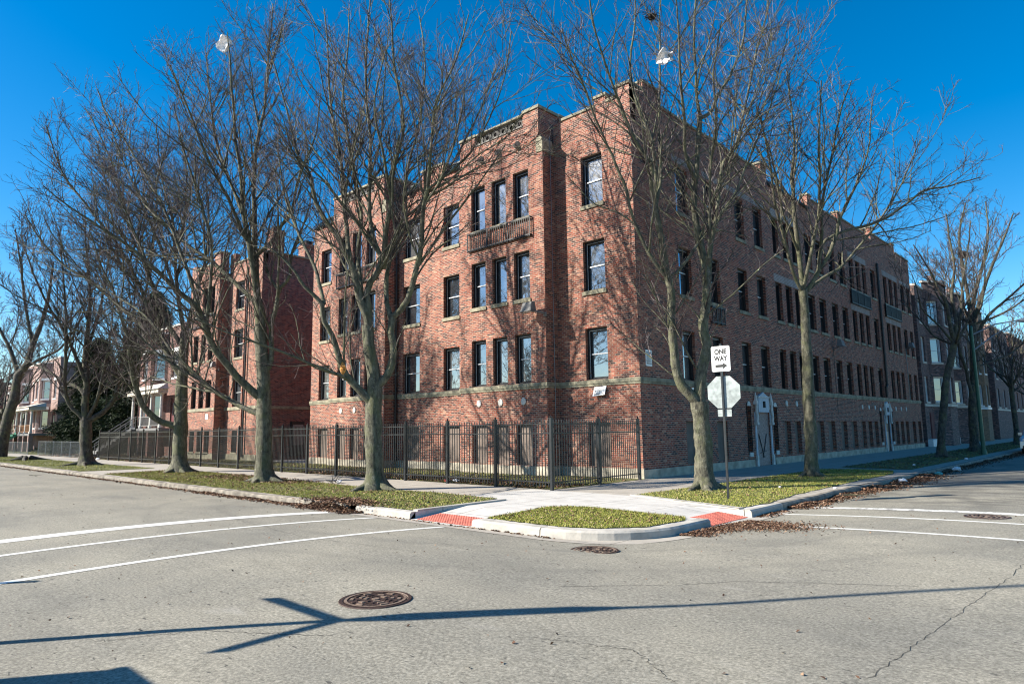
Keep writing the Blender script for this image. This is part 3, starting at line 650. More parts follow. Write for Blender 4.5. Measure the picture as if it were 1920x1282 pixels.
m=MB(); m.ubox(A0,-32.6,-27.75,-.05,.055,3.2,3.4); m.ubox(A1,-37.45,-32.55,-.05,.055,3.2,3.4); m.ubox(A0,-32.5,-27.8,.001,.05,-.1,.36); m.ubox(A1,-37.4,-32.55,.001,.05,-.1,.38)
m.ubox(A1,-33.65,-32.5,-.65,.06,13.95,14.07); m.ubox(A0,-31.9,-29.2,-.4,.06,13.1,13.2); m.ubox(A1,-36.6,-33.65,-.4,.06,13.35,13.45); build_each(m,'coping','stone',b2)
for a_,c_ in c3:
    for r,(z0,z1) in enumerate(ROWS): window(A1,b2,a_,c_,z0,z1,fixed=True,sill=r>0,rail='frame')
    window(A1,b2,a_,c_,.45,1.9,bars=4,glass='glassd')
for a_,c_ in c1:
    for r,(z0,z1) in enumerate(ROWS): window(A0,b2,a_,c_,z0,z1,sill=r>0)
window(A0,b2,-31.4,-30.6,.45,1.9,bars=4,glass='glassd'); balconet(A1,b2,-36.8,-33.0,9.1,9.84,0)
m=MB(); m.tube([(-29.55,-.12,12.5),(-29.55,-.12,6),(-29.55,-.12,.2)],.06,8); m.build('downpipe','frame',b2,origin=(-29.55,-.12,.2))
for x,y,h in ((-28.6,1.2,15.0),(-27.9-.5,3.4,14.4)):
    m=MB(); m.box(x-.45,x+.45,y-.4,y+.4,12.6,h); m.box(x-.5,x+.5,y-.45,y+.45,h-.25,h-.1); m.box(x-.3,x+.3,y-.25,y+.25,h,h+.25,1); m.build('chimney',['brick','hole'],b2,origin=(x,y,12.6))
m=MB(); m.ubox(A1,-33.9,-33.5,.001,.03,2.65,3.0); m.build('notice','signw',b2,origin=A1(-33.7,0,2.65)); floodlight(A0,b2,-32.1,6.2,.7,0)
m=MB(); m.box(-27.79,-27.6,2.2,3.1,.2,2.4); m.box(-27.6,-27.57,2.3,3.0,.9,2.2,1); m.build('side_door',['frame','galv'],b2,origin=(-27.7,2.6,.2))
# ------------------------------------------------------------------ rowhouses on the left
def steps(m,x0,x1,y0,y1,z,n,mi=0):
    # straight flight rising toward +y
    for i in range(n):
        a_=y0+(y1-y0)*i/n; m.box(x0,x1,a_,y1,z*i/n,z*(i+1)/n,mi)
def rowhouse(x0,x1,yf,h,wall,label,trim='stonew',stair='grey',bay_side=-1,porchz=2.0,porch_h=5.0,pin=.2,pd=2.4):
    F=FA(yf); H=empty('rowhouse',((x0+x1)/2,yf,0),label,'house')
    b=MB(); W=x1-x0; cx=(x0+x1)/2
    # canted bay on the upper floor
    bc=x0+W*.36; bw=W*.26; up=(porch_h+1.0,porch_h+3.1); lo=(porchz+.6,porchz+2.7)
    s1=(x1-W*.27,x1-W*.12)
    wall_grid(b,F,x0,x1,0,h,[(s1[0],s1[1],*up),(s1[0],s1[1],porchz,porchz+2.35)],.2)
    pl=[(bc-bw,0),(bc-bw*.55,1.0),(bc+bw*.55,1.0),(bc+bw,0)]
    fr=[]
    for (ua,na),(ub,nb) in zip(pl,pl[1:]):
        L=math.hypot(ub-ua,nb-na); du,dn=(ub-ua)/L,(nb-na)/L
        G=(lambda ua,na,du,dn:(lambda u,n,z:(ua+u*du-n*dn*(-1)*-1,yf-(na+u*dn+n*du),z)))(ua,na,du,dn)
        o=[(L*.5-min(.55,L*.32),L*.5+min(.55,L*.32),*q) for q in (lo,up)]
        wall_grid(b,G,0,L,0,h-.3,o,.15); fr.append((G,o))
    b.box(x0,x1,yf+.3,yf+12,h-.6,h-.5); b.ubox(F,x0,x1,-.3,0,h,h+.45); b.prism([(u,yf-n) for u,n in pl],h-.3,h+.0,0)
    for xx,r in ((x0,0),(x1,1)):
        q=[(xx,yf,0),(xx,yf+12,0),(xx,yf+12,h),(xx,yf,h)]; b.add(q if r else q[::-1],[(0,1,2,3)])
    b.build('wall',wall,H)
    t=MB(); t.ubox(F,x0-.05,x1+.05,-.35,.08,h+.45,h+.6)
    t.prism([(u*1.0+(u-bc)*.06,yf-n-.12*(n>0)) for u,n in pl],h-.02,h+.12,0)
    t.build('cornice',trim,H)
    for G,o in fr:
        for a_,c_,z0,z1 in o:
            w=window(G,H,a_,c_,z0,z1,frame='white',rail='white',sillm='white',jw=.07)
            l=MB(); l.ubox(G,a_-.08,c_+.08,.001,.05,z1+.002,z1+.3); l.build('lintel','white',w,origin=G((a_+c_)/2,0,z0))
    w=window(F,H,s1[0],s1[1],*up,frame='white',rail='white',sillm='white'); l=MB(); l.ubox(F,s1[0]-.1,s1[1]+.1,.001,.05,up[1],up[1]+.3); l.build('lintel','white',w)
    d=MB(); d.ubox(F,s1[0]+.01,s1[1]-.01,-.15,-.1,porchz,porchz+2.34); d.ubox(F,s1[0]+.2,s1[1]-.2,-.1,-.09,porchz+1.0,porchz+2.0,1); d.build('door',['dullred','glass'],H,origin=F((s1[0]+s1[1])/2,0,porchz))
    # porch
    p=MB(); pu0,pu1=x0+pin,x1-.2; d_=pd
    p.ubox(F,pu0,pu1,.001,d_,porchz-.25,porchz-.02); p.build('porch_floor','grey',H)
    p=MB(); p.ubox(F,pu0-.2,pu1+.2,1.05,d_+.25,porch_h-.35,porch_h-.05); p.add([F(pu0-.3,1.03,porch_h-.04),F(pu1+.3,1.03,porch_h-.04),F(pu1+.3,d_+.35,porch_h-.04),F(pu0-.3,d_+.35,porch_h-.04),F(pu0,1.03,porch_h+.45),F(pu1,1.03,porch_h+.45)],[(3,2,1,0),(3,0,4),(1,2,5),(2,3,4,5),(0,1,5,4)]); p.build('porch_roof','cream',H)
    for u in np.linspace(pu0+.15,pu1-.15,3 if W<7.5 else 4):
        q=MB(); o=F(u,d_-.15,porchz); q.cyl(o[0],o[1],porchz,porch_h-.35,.13,.10,12); q.cyl(o[0],o[1],porchz,porchz+.2,.18,.17,12); q.cyl(o[0],o[1],porch_h-.5,porch_h-.352,.12,.18,12); q.build('porch_column',trim,H,origin=o)
        q=MB(); q.ubox(F,u-.2,u+.2,d_-.35,d_+.04,0,porchz-.26); q.build('porch_pier',wall,H,origin=(o[0],o[1],0))
    r=MB(); 
    for z in (porchz+.15,porchz+.85): r.ubox(F,pu0+1.8,pu1,d_-.14,d_-.06,z,z+.06)
    for u in np.arange(pu0+1.85,pu1,.16): r.ubox(F,u,u+.04,d_-.12,d_-.08,porchz+.21,porchz+.85)
    r.build('railing','wood' if stair!='grey' else 'grey',H)
    s=MB(); sx0,sx1=pu0+.2,pu0+1.6; ya,yb=yf-d_-3.0,yf-d_
    n=9
    for i in range(n):
        y=ya+(yb-ya)*i/n; z=porchz*(i+1)/(n+.3); s.box(sx0,sx1,y,y+.36,z-.06,z); s.box(sx0+.05,sx1-.05,y+.28,y+.31,z-.06,z+.16)
    for x in (sx0,sx1-.05): s.add([(x,ya,0),(x,ya+.4,0),(x,yb,porchz-.3),(x,yb,porchz),(x+.05,ya,0),(x+.05,ya+.4,0),(x+.05,yb,porchz-.3),(x+.05,yb,porchz)],[(0,1,2,3),(7,6,5,4),(0,3,7,4),(1,5,6,2)])
    so=s.build('stair',stair,H,origin=((sx0+sx1)/2,ya,0))
    for x in (sx0,sx1-.05):
        r=MB(); r.tube([(x,ya+.1,1.0),(x,yb,porchz+.95)],.035,6); r.tube([(x,ya+.1,.55),(x,yb,porchz+.5)],.025,6)
        for i in range(5):
            y=ya+.15+(yb-ya-.2)*i/4; z=porchz*(y-ya)/(yb-ya); r.tube([(x,y,z),(x,y,z+.98)],.03,6)
        r.build('handrail','wood' if stair!='grey' else 'grey',so,origin=(x,ya,0))
    return H
rowhouse(-50.8,-42.3,.8,9.9,'brick2','red brick two-storey rowhouse with bay window and grey stairs right beside the second apartment block',porchz=2.2,porch_h=5.2,pin=1.6,pd=1.5)
rowhouse(-84,-76,0,10.0,'brick_pink','pale pink brick rowhouse with a columned porch left of the evergreens','stonew','stairgreen',porchz=2.0,porch_h=4.9)
rowhouse(-94,-86.2,0,10.0,'brick_pink','pinkish rowhouse with a wooden porch rail, second from the evergreens','stonew','stairgreen',porchz=2.0,porch_h=4.9)
rowhouse(-106,-97,1,8.6,'brick_dark','low dark brick rowhouse at the far end of the left street','cream','stairgreen',porchz=1.6,porch_h=4.4)
rowhouse(-120,-110,0,9.6,'brick2','farthest red brick rowhouse glimpsed behind the leaning tree','cream','stairgreen',porchz=1.6,porch_h=4.6)
# ------------------------------------------------------------------ blocks along the right-hand street
def flatblock(y0,y1,h,wall,label,trim,cols,bays=(),rows=((3.4,5.4),(6.5,8.5),(9.6,11.5)),bandm='white',base='walk',xw=0.,win='white',extra=None,name='apartment_building'):
    F=FB(xw); H=empty(name,(xw,(y0+y1)/2,0),label,'apartment building'); b=MB()
    ops=[(a_,c_,*r) for a_,c_ in cols for r in rows]
    wall_grid(b,F,y0,y1,0,h,ops,.15)
    b.quad((xw,y0,0),(xw,y0,h),(xw-14,y0,h),(xw-14,y0,0)); b.quad((xw,y1,0),(xw-14,y1,0),(xw-14,y1,h),(xw,y1,h)); b.quad((xw,y0,h-.5),(xw,y1,h-.5),(xw-14,y1,h-.5),(xw-14,y0,h-.5))
    wl=[(F,o) for o in ops]
    tr=MB()
    tr.ubox(F,y0-.03,y1+.03,-.4,.08,h,h+.15); tr.ubox(F,y0,y1,.002,.06,3.05,3.22)
    for c,w in bays:
        pl=[(c-w,0),(c-w*.55,1.0),(c+w*.55,1.0),(c+w,0)]
        for (ua,na),(ub,nb) in zip(pl,pl[1:]):
            L=math.hypot(ub-ua,nb-na); du,dn=(ub-ua)/L,(nb-na)/L
            G=(lambda ua,na,du,dn:(lambda u,n,z:(xw+na+u*dn+n*du,ua+u*du-n*dn,z)))(ua,na,du,dn)
            o=[(L*.5-min(.6,L*.3),L*.5+min(.6,L*.3),*r) for r in rows]; wall_grid(b,G,0,L,0,h+.6,o,.15,n=0.)
            wl+=[(G,q) for q in o]; tr.ubox(G,0,L,.0,.08,3.03,3.24); tr.ubox(G,0,L,-.2,.1,h+.6,h+.75)
        b.prism([(xw+n,u) for u,n in pl][::-1],h+.45,h+.59)
        for q in (c-w*.6,c+w*.6): b.box(xw+.3,xw+.8,q-.25,q+.25,h+.75,h+1.2)
    b.build('wall',wall,H); build_each(tr,'trim',trim,H)
    for G,(a_,c_,z0,z1) in wl: window(G,H,a_,c_,z0,z1,frame=win,rail=win,sillm=trim,jw=.08,glass='glass')
    if extra: extra(F,H)
    return H
def exC(F,H):
    m=MB(); m.ubox(F,39.2,55.4,.001,.35,-.1,.55); m.build('painted_plinth','white',H,origin=F(47,0,0))
    for u in (40.5,53.2):
        m=MB(); m.ubox(F,u,u+1.1,-.0,.06,.6,2.6); m.ubox(F,u+.1,u+1.0,.06,.08,.7,2.5); m.build('door','dullred',H,origin=F(u,0,.6))
    m=MB(); m.ubox(F,49.2,51.6,.01,.05,.8,2.4,1)
    for u in np.arange(49.2,51.7,.3): m.ubox(F,u,u+.04,.06,.1,.75,2.45)
    for z in (.75,1.3,1.85,2.41): m.ubox(F,49.2,51.64,.1,.14,z,z+.04)
    m.build('barred_window',['white','glassd'],H,origin=F(50.4,0,.8))
flatblock(39.2,55.4,12.4,'brick_dark','dark brown brick apartment house with angled bays and white plinth, next past the corner block','cream',[(39.9,41.0),(46.8,48.0),(53.7,54.7)],bays=((44.0,2.3),(51.0,2.3)),extra=exC)
def exD(F,H):
    m=MB()
    for u in (56.4,58.6,62.6): 
        m.ubox(F,u,u+.35,.07,.14,0,3.0)
        for z in np.arange(.2,2.9,.5): m.ubox(F,u-.15,u+.5,.142,.17,z,z+.25)
    m.build('quoin','white',H,origin=F(60,0,0))
    m=MB(); m.ubox(F,57.0,58.3,-.0,.05,.1,2.7); m.build('door','white',H,origin=F(57.6,0,.1))
flatblock(56,64.6,12.0,'brick_tan','tan brick apartment house with bright white trim beyond the dark bay-fronted block','white',[(56.6,57.6),(62.9,64.0)],bays=((60.2,2.0),),extra=exD)
flatblock(68,80,12.2,'brick_dark','dark red brick flats with orange-lit parapet behind the green lamp pole','cream',[(69,70.3),(73,74.3),(77,78.3)],win='white',xw=.6)
flatblock(81.5,97,12.6,'brick2','farthest red brick flats on the right street','cream',[(83,84.3),(87,88.3),(91,92.3),(95,96)],win='white',xw=.6)
flatblock(99,130,12.,'brick_tan','pale brick flats where the right street ends','cream',[(102+4*i,103.3+4*i) for i in range(6)],win='white',xw=.6)
# ------------------------------------------------------------------ picket fences
def fence(pts,label,h=1.95,gap=.115,skip=(),name='picket_fence',sparse=False,cat='fence',mat='iron',finial=True):
    c=pts[0]; H=empty(name,(c[0],c[1],0),label,cat)
    for i,(x,y) in enumerate(pts):
        if i in skip: continue
        m=MB(); r=.04; m.box(x-r,x+r,y-r,y+r,-.05,h+.03); m.box(x-r-.01,x+r+.01,y-r-.01,y+r+.01,h+.03,h+.05)
        if finial: m.tube([(x,y,h+.05),(x,y,h+.075),(x,y,h+.10),(x,y,h+.12)],[.012,.03,.03,.004],8)
        m.build('post',mat,H,origin=(x,y,0))
    for (x0,y0),(x1,y1) in zip(pts,pts[1:]):
        m=MB(); L=math.hypot(x1-x0,y1-y0); dx,dy=(x1-x0)/L,(y1-y0)/L
        G=lambda u,n,z:(x0+dx*u+dy*n,y0+dy*u-dx*n,z)
        for z in ((.20,h-.13,h-.40) if not sparse else (.08,h-.05)): m.ubox(G,.04,L-.04,-.018,.018,z,z+.032)
        n=int(L/gap); 
        for k in range(1,n):
            u=L*k/n; m.ubox(G,u-.0105,u+.0105,-.010,.010,.09,h-.03); m.add([G(u-.008,-.009,h-.03),G(u+.008,-.009,h-.03),G(u+.008,.009,h-.03),G(u-.008,.009,h-.03),G(u,0,h+.02)],[(0,1,4),(1,2,4),(2,3,4),(3,0,4)])
        m.build('panel',mat,H,origin=(x0,y0,0))
    return H
fence([(.2-2.2*i,-4.95) for i in range(0,7)]+[(-15.1,-4.95)],'black iron picket fence along the sunlit front of the corner brick block')
fence([(.2,-4.95),(.22,-2.75),(.12,-.42)],'short black iron picket fence returning from the corner post to the building corner',skip=(0,))
fence([(-17.3-2.2*i,-4.9) for i in range(0,12)],'black iron picket fence in front of the second brick block')
fence([(-15.1,-4.95),(-17.3,-4.9)],'iron gate panel between the two picket fences by the side yard',skip=(0,1),name='fence_gate',cat='gate')
# lower garden fences further left
def chain(pts,label,h=1.2):
    c=pts[0]; H=empty('chain_link_fence',(c[0],c[1],0),label,'fence')
    for x,y in pts:
        m=MB(); m.cyl(x,y,-.05,h+.05,.03,k=8); m.build('post','galv',H,origin=(x,y,0))
    for (x0,y0),(x1,y1) in zip(pts,pts[1:]):
        m=MB(); L=math.hypot(x1-x0,y1-y0); dx,dy=(x1-x0)/L,(y1-y0)/L
        G=lambda u,n,z:(x0+dx*u+dy*n,y0+dy*u-dx*n,z)
        for z in (.06,h): m.ubox(G,0,L,-.014,.014,z,z+.03)
        st=.2
        for k in range(int((L+h)/st)):
            for s in (1,-1):
                a_=k*st-h; e=a_+h; u0,z0=max(a_,0),max(0,-a_); u1,z1=min(e,L),min(h,L-a_)
                if u1<=u0: continue
                if s<0: u0,u1=L-u0,L-u1
                m.tube([G(u0,0,.06+z0*.95),G(u1,0,.06+z1*.95)],.006,3,caps=False)
        m.build('mesh_panel','galv',H,origin=(x0,y0,0))
chain([(-44.5-2.6*i,-4.7) for i in range(7)],'low grey chain-link fence before the red rowhouse garden')
chain([(-64-3*i,-4.7) for i in range(12)],'far low chain-link fence in front of the evergreens and pink rowhouses',1.1)
# ------------------------------------------------------------------ sign post
sp=empty('sign_post',(5.08,-4.35,0),'ONE WAY sign above the back of a stop sign on a dark corner post','road sign')
m=MB(); m.box(5.08-.022,5.08+.022,-4.35-.02,-4.35+.02,-.1,3.66); 
for z in np.arange(.3,3.6,.15): m.box(5.08-.008,5.08+.008,-4.35-.022,-4.35-.0201,z,z+.014)
m.build('post','iron',sp)
def plate(name,w,h,c,rz,poly,mat,matb,par,th=.006,y=0,parent_org=None):
    m=MB(); co,si=math.cos(rz),math.sin(rz)
    G=lambda u,n,z:(c[0]+u*co+n*si,c[1]+u*si-n*co,c[2]+z)  # n toward viewer at rz=0 -> -y
    k=len(poly); vs=[G(u,0,z) for u,z in poly]+[G(u,th,z) for u,z in poly]
    m.add(vs,[tuple(range(k-1,-1,-1))],1); m.f+=[tuple(range(k,2*k))]; m.m+=[0]
    for i in range(k): m.f.append((i,(i+1)%k,k+(i+1)%k,k+i)); m.m.append(0)
    return m.build(name,[mat,matb],par,origin=c),G
def rrect(w,h,r,k=5):
    out=[]
    for cx,cy,a0 in ((w/2-r,h/2-r,0),(-w/2+r,h/2-r,PI/2),(-w/2+r,-h/2+r,PI),(w/2-r,-h/2+r,1.5*PI)):
        out+=[(cx+r*math.cos(a0+PI/2*i/k),cy+r*math.sin(a0+PI/2*i/k)) for i in range(k+1)]
    return out
rz=math.radians(4)
ow,G=plate('one_way_sign',.457,.61,(5.09,-4.385,3.30),rz,rrect(.457,.61,.04),'signw','alu',sp)
m=MB(); o_=rrect(.425,.578,.03); i_=rrect(.405,.558,.024); k=len(o_)
m.add([G(u,.008,z) for u,z in o_]+[G(u,.008,z) for u,z in i_],[(i,(i+1)%k,k+(i+1)%k,k+i) for i in range(k)])
m.add([G(u,.008,z) for u,z in ((-.14,-.205),(.045,-.205),(.045,-.25),(.165,-.172),(.045,-.094),(.045,-.139),(-.14,-.139))],[tuple(range(7))])
for z in (.262,-.277): m.add([G(.012*math.cos(t),.009,z+.012*math.sin(t)) for t in np.linspace(0,2*PI,9)[:-1]],[tuple(range(8))])
m.build('border',"signb",ow,origin=ORG[ow.name])
def text(txt,size,G,u,z,par,mat,n=.0085,sx=1.):
    cu=bpy.data.curves.new('t','FONT'); cu.body=txt; cu.size=size; cu.align_x='CENTER'; cu.offset=size*.05; cu.resolution_u=3
    o=bpy.data.objects.new('t',cu); COL.objects.link(o); dg=bpy.context.evaluated_depsgraph_get(); me=bpy.data.meshes.new_from_object(o.evaluated_get(dg)); bpy.data.objects.remove(o)
    mb=MB(); mb.add([G(u+v.co.x*sx,n,z+v.co.y) for v in me.vertices],[tuple(p.vertices) for p in me.polygons]); bpy.data.meshes.remove(me)
    return mb.build('lettering',mat,par,origin=ORG[par.name])
text('ONE',.165,G,0,.115,ow,'signb',sx=.86); text('WAY',.165,G,0,-.05,ow,'signb',sx=.82)
oc=[(.381/math.cos(PI/8)*math.cos(PI/8+i*PI/4),.381/math.cos(PI/8)*math.sin(PI/8+i*PI/4)) for i in range(8)]
plate('stop_sign_back',.76,.76,(5.09,-4.315,2.505),math.radians(12),oc,'alu','alu',sp,.004)
plate('small_plate_back',.3,.15,(5.09,-4.32,2.01),math.radians(8),rrect(.33,.17,.02),'alu','alu',sp,.004)
# ------------------------------------------------------------------ lamp with double arm on the right street
lp=empty('street_lamp',(5.6,25.07,0),'green painted lamp pole with a long double arm beside the right-hand street trees','street lamp')
m=MB(); m.cyl(5.6,25.07,-.05,7.0,.11,.07,12); m.cyl(5.6,25.07,0,.25,.17,.14,12); m.cyl(5.6,25.07,6.98,7.08,.08,.05,12); m.build('pole','greenpole',lp)
m=MB(); m.tube([(5.65,25.1,6.6),(6.6,25.9,7.15),(7.6,26.4,7.3)],[.04,.035,.03],8); m.tube([(5.65,25.1,5.75),(6.5,25.7,6.5),(7.6,26.4,7.27)],[.04,.035,.03],8); m.build('arm','galv',lp)
m=MB(); m.tube([(7.5,26.35,7.28),(7.8,26.5,7.3),(8.1,26.65,7.27),(8.25,26.72,7.24)],[.05,.13,.12,.03],10); m.build('lamp_head','galv',lp)
# pole off to the left of the view whose shadow crosses the junction
SD=Vector((.624,.7815,0))  # direction shadows run along the ground
q0=Vector((6.97,-15.97,0)) # where the name-plate shadow joins
tl=math.tan(math.radians(32.5)); base=q0-SD*(3.0/tl)
up=empty('utility_pole',(base.x,base.y,0),'tall pole with two street name blades standing outside the view','street lamp')
m=MB(); m.cyl(base.x,base.y,-.2,9.5,.055,.04,12); m.build('pole','galv',up)
for a_,l in ((PI,1.25),(-PI/2,1.1)):
    m=MB(); G=(lambda a_:(lambda u,n,z:(base.x+math.cos(a_)*u-math.sin(a_)*n,base.y+math.sin(a_)*u+math.cos(a_)*n,z)))(a_); m.ubox(G,.02,l,-.004,.004,2.95,3.08); m.build('name_blade','signw',up,origin=(base.x,base.y,2.88))
m=MB(); m.tube([(base.x,base.y,z) for z in (3.1,3.4,4.4,4.7)],[.06,.13,.12,.05],10); m.build('shadow_sleeve','galv',up)  # thick sleeve added on the unseen pole to widen its shadow
cb=Vector((7.78,-17.64,0))-SD*(2.3/tl)  # unseen steel box, added only to throw a broad shadow onto the road
blk=empty('shadow_blocker',(cb.x,cb.y,0),'unseen steel cabinet standing outside the view by the kerb','blocker')
m=MB(); m.box(cb.x-1.0,cb.x,cb.y-.75,cb.y,-.1,2.25); m.box(cb.x-1.03,cb.x+.03,cb.y-.78,cb.y+.03,2.25,2.3); m.build('blocker_body','galv',blk)
m=MB(); m.box(cb.x-.95,cb.x-.05,cb.y+.001,cb.y+.03,.2,2.1); m.box(cb.x-.2,cb.x-.14,cb.y+.03,cb.y+.07,1.1,1.3); m.build('door','galv',blk)  # door-shaped plate on the same added box
pb=Vector((2.74,-17.27,0))-SD*(3.2/tl)
pp=empty('sign_post',(pb.x,pb.y,0),'plain sign post standing outside the view, across the left street','road sign')
m=MB(); m.cyl(pb.x,pb.y,-.2,2.6,.035,k=8); m.build('post','galv',pp)
m=MB(); m.box(pb.x-.06,pb.x+.06,pb.y-.08,pb.y-.07,2.0,3.2); m.build('sign_panel','signw',pp,origin=(pb.x,pb.y,2.2))
# ------------------------------------------------------------------ manhole covers
def manhole(x,y,label,r=.31):
    z=float(road_z(x,y))+.002; H=empty('manhole_cover',(x,y,z),label,'manhole cover','manhole covers in the junction'); k=36
    def ann(m,r0,r1,z0,z1,mi=0):
        v=[(x+r0*math.cos(2*PI*i/k),y+r0*math.sin(2*PI*i/k),z0) for i in range(k)]+[(x+r1*math.cos(2*PI*i/k),y+r1*math.sin(2*PI*i/k),z1) for i in range(k)]
        m.add(v,[(i,k+i,k+(i+1)%k,(i+1)%k)[::-1] for i in range(k)],mi)
    m=MB(); ann(m,r+.055,r+.05,z,z+.008); ann(m,r+.05,r+.015,z+.008,z+.009); ann(m,r+.015,r+.008,z+.009,z+.003,1); m.build('rim',['rust','rusthi'],H)
    m=MB(); m.add([(x+(r+.01)*math.cos(2*PI*i/k),y+(r+.01)*math.sin(2*PI*i/k),z+.0035) for i in range(k)],[tuple(range(k))]); ann(m,r,r-.03,z+.010,z+.011,1)
    for rr,n in ((.235,12),(.165,10),(.10,6)):
        for i in range(n):
            t=2*PI*(i+.5)/n; G=lambda u,n_,zz:(x+math.cos(t)*(rr+n_)-math.sin(t)*u,y+math.sin(t)*(rr+n_)+math.cos(t)*u,zz)
            m.ubox(G,-rr*PI/n*.62,rr*PI/n*.62,-.017,.017,z+.004,z+.013,i%2)
    m.cyl(x,y,z+.003,z+.012,.04,k=8,mi=1); m.build('lid',['rust','rusthi'],H)
    return H
manhole(6.62,-15.3,'round rusty manhole cover nearest the viewer in the open asphalt',.31)
manhole(6.25,-11.15,'sunken leaf-edged manhole cover just off the curved corner kerb',.31)
manhole(10.1,-4.45,'manhole cover between the crosswalk lines and stop line at right',.31)
# tactile pads
def pad(c,du,dv,nu,nv,label):
    H=MB(); F3=lambda a_,b_:tuple(c[i]+du[i]*a_+dv[i]*b_ for i in range(3))
    H.add([tuple(np.array(F3(a_,b_))+np.array((0,0,.006))) for a_,b_ in ((0,0),(1,0),(1,1),(0,1))],[(0,1,2,3)])
    for i in range(nu):
        for j in range(nv):
            p=F3((i+.5)/nu,(j+.5)/nv); H.tube([(p[0],p[1],p[2]+.004),(p[0],p[1],p[2]+.014),(p[0],p[1],p[2]+.018)],[.02,.017,.008],6)
    return tag(H.build('tactile_paving','tactile'),label,'tactile paving','red tactile pads on the corner ramps')
sl=.145/1.62
pad((1.15,-10.45,-.139),(1.62,0,0),(0,.66,.66*sl),22,9,'red domed pad on the left kerb ramp')
pad((6.33,-7.68,-.138),(0,1.6,0),(-.66,0,.66*sl*1.08),22,9,'red domed pad on the right kerb ramp beside the sign post grass')
# ------------------------------------------------------------------ parked car
def car(x,y,label):
    H=empty('parked_car',(x,y,-.12),label,'car'); z=-.12
    w=.92; L=4.6
    prof=[(0,.35),(0.02,.75),(.12,.98),(1.05,1.10),(1.75,1.62),(2.2,1.70),(3.9,1.68),(4.45,1.15),(4.6,.9),(4.6,.35)]
    m=MB(); ring=[]
    for s in (-1,-.93,.93,1):
        inn=abs(s)<1
        ring.append([(x+s*w*(1-.13*max(0,(h-1.0))/.7),y+l,z+h-(0 if inn else .03)) for l,h in prof])
    k=len(prof); vs=[q for r in ring for q in r]
    m.add(vs,[(i*k+j,i*k+j+1,(i+1)*k+j+1,(i+1)*k+j) for i in range(3) for j in range(k-1)]+[tuple(range(k)),tuple(range(4*k-1,3*k-1,-1))])
    bd=m.build('body','carp',H,smooth=False)
    m=MB(); m.add([(x-.72,y+1.12,z+1.16),(x+.72,y+1.12,z+1.16),(x+.66,y+1.68,z+1.60),(x-.66,y+1.68,z+1.60)],[(0,1,2,3)])
    for s in (-1,1): m.add([(x+s*.915,y+1.5,z+1.12),(x+s*.915,y+4.0,z+1.12),(x+s*.86,y+3.8,z+1.55),(x+s*.86,y+1.9,z+1.55)],[(0,1,2,3)])
    m.build('glazing','glassd',H)
    for s in (-1,1):
        m=MB(); m.box(x+s*.55-.22,x+s*.55+.22,y-.03,y+.10,z+.72,z+.90); m.build('headlight','lens',H,origin=(x+s*.6,y,z+.7))
        m=MB(); m.box(x+s*.93,x+s*1.12,y+1.35,y+1.5,z+1.08,z+1.24); m.build('mirror','carp',H,origin=(x+s*1,y+1.4,z+1.1))
        for yy in (.85,3.75):
            m=MB(); xx=x+s*.80
            m.tube([(xx-s*.1,y+yy,z+.33),(xx+s*.135,y+yy,z+.33)],.33,20); t=m.build('wheel','tyre',H,origin=(xx,y+yy,z)); r=MB(); r.tube([(xx+s*.13,y+yy,z+.33),(xx+s*.145,y+yy,z+.33)],.2,12); r.build('rim','galv',t,origin=(xx,y+yy,z))
    m=MB(); m.box(x-.45,x+.45,y-.035,y+.02,z+.62,z+.84); m.box(x-.8,x+.8,y-.045,y+.0,z+.34,z+.5); m.build('grille','frame',H); m=MB(); m.box(x-.26,x+.26,y-.06,y-.046,z+.38,z+.48); m.build('licence_plate','signw',H)
    return H
car(7.65,29.3,'silver sport utility car parked nose-on at the right edge of the street')
# ------------------------------------------------------------------ trees
def norm(a): return a/np.maximum(np.linalg.norm(a,axis=-1,keepdims=True),1e-9)
def tubes(Pt,R,k):
    N,K,_=Pt.shape; T=np.gradient(Pt,axis=1); T=norm(T)
    mean=norm(Pt[:,-1]-Pt[:,0]); ref=np.where(np.abs(mean[:,2:3])<.8,np.array([[0,0,1.]]),np.array([[1.,0,0]]))
    ref=norm(np.cross(mean,ref))[:,None,:]; U=norm(ref-T*(ref*T).sum(-1,keepdims=True)); W=np.cross(T,U)
    ang=2*PI*np.arange(k)/k
    V=Pt[:,:,None,:]+(U[:,:,None,:]*np.cos(ang)[None,None,:,None]+W[:,:,None,:]*np.sin(ang)[None,None,:,None])*R[:,:,None,None]
    V=V.reshape(-1,3); n=np.arange(N)[:,None,None]*K*k; i=np.arange(K-1)[None,:,None]*k; j=np.arange(k)[None,None,:]; j2=(j+1)%k
    Q=np.stack([n+i+j,n+i+j2,n+i+k+j2,n+i+k+j],-1).reshape(-1,4)
    return V,Q
def resample(L,K):
    L=np.array(L,float); d=np.r_[0,np.cumsum(np.linalg.norm(np.diff(L[:,:3],axis=0),axis=1))]; s=np.linspace(0,d[-1],K)
    # Catmull-Rom through the points
    out=np.zeros((K,4)); m=np.gradient(L,d,axis=0)
    idx=np.clip(np.searchsorted(d,s,side='right')-1,0,len(d)-2); h=d[idx+1]-d[idx]; t=((s-d[idx])/h)[:,None]
    m[:]*=.85
    out=(2*t**3-3*t**2+1)*L[idx]+(t**3-2*t**2+t)*h[:,None]*m[idx]+(-2*t**3+3*t**2)*L[idx+1]+(t**3-t**2)*h[:,None]*m[idx+1]
    out[:,3]=np.interp(s,d,L[:,3]); return out,d[-1]
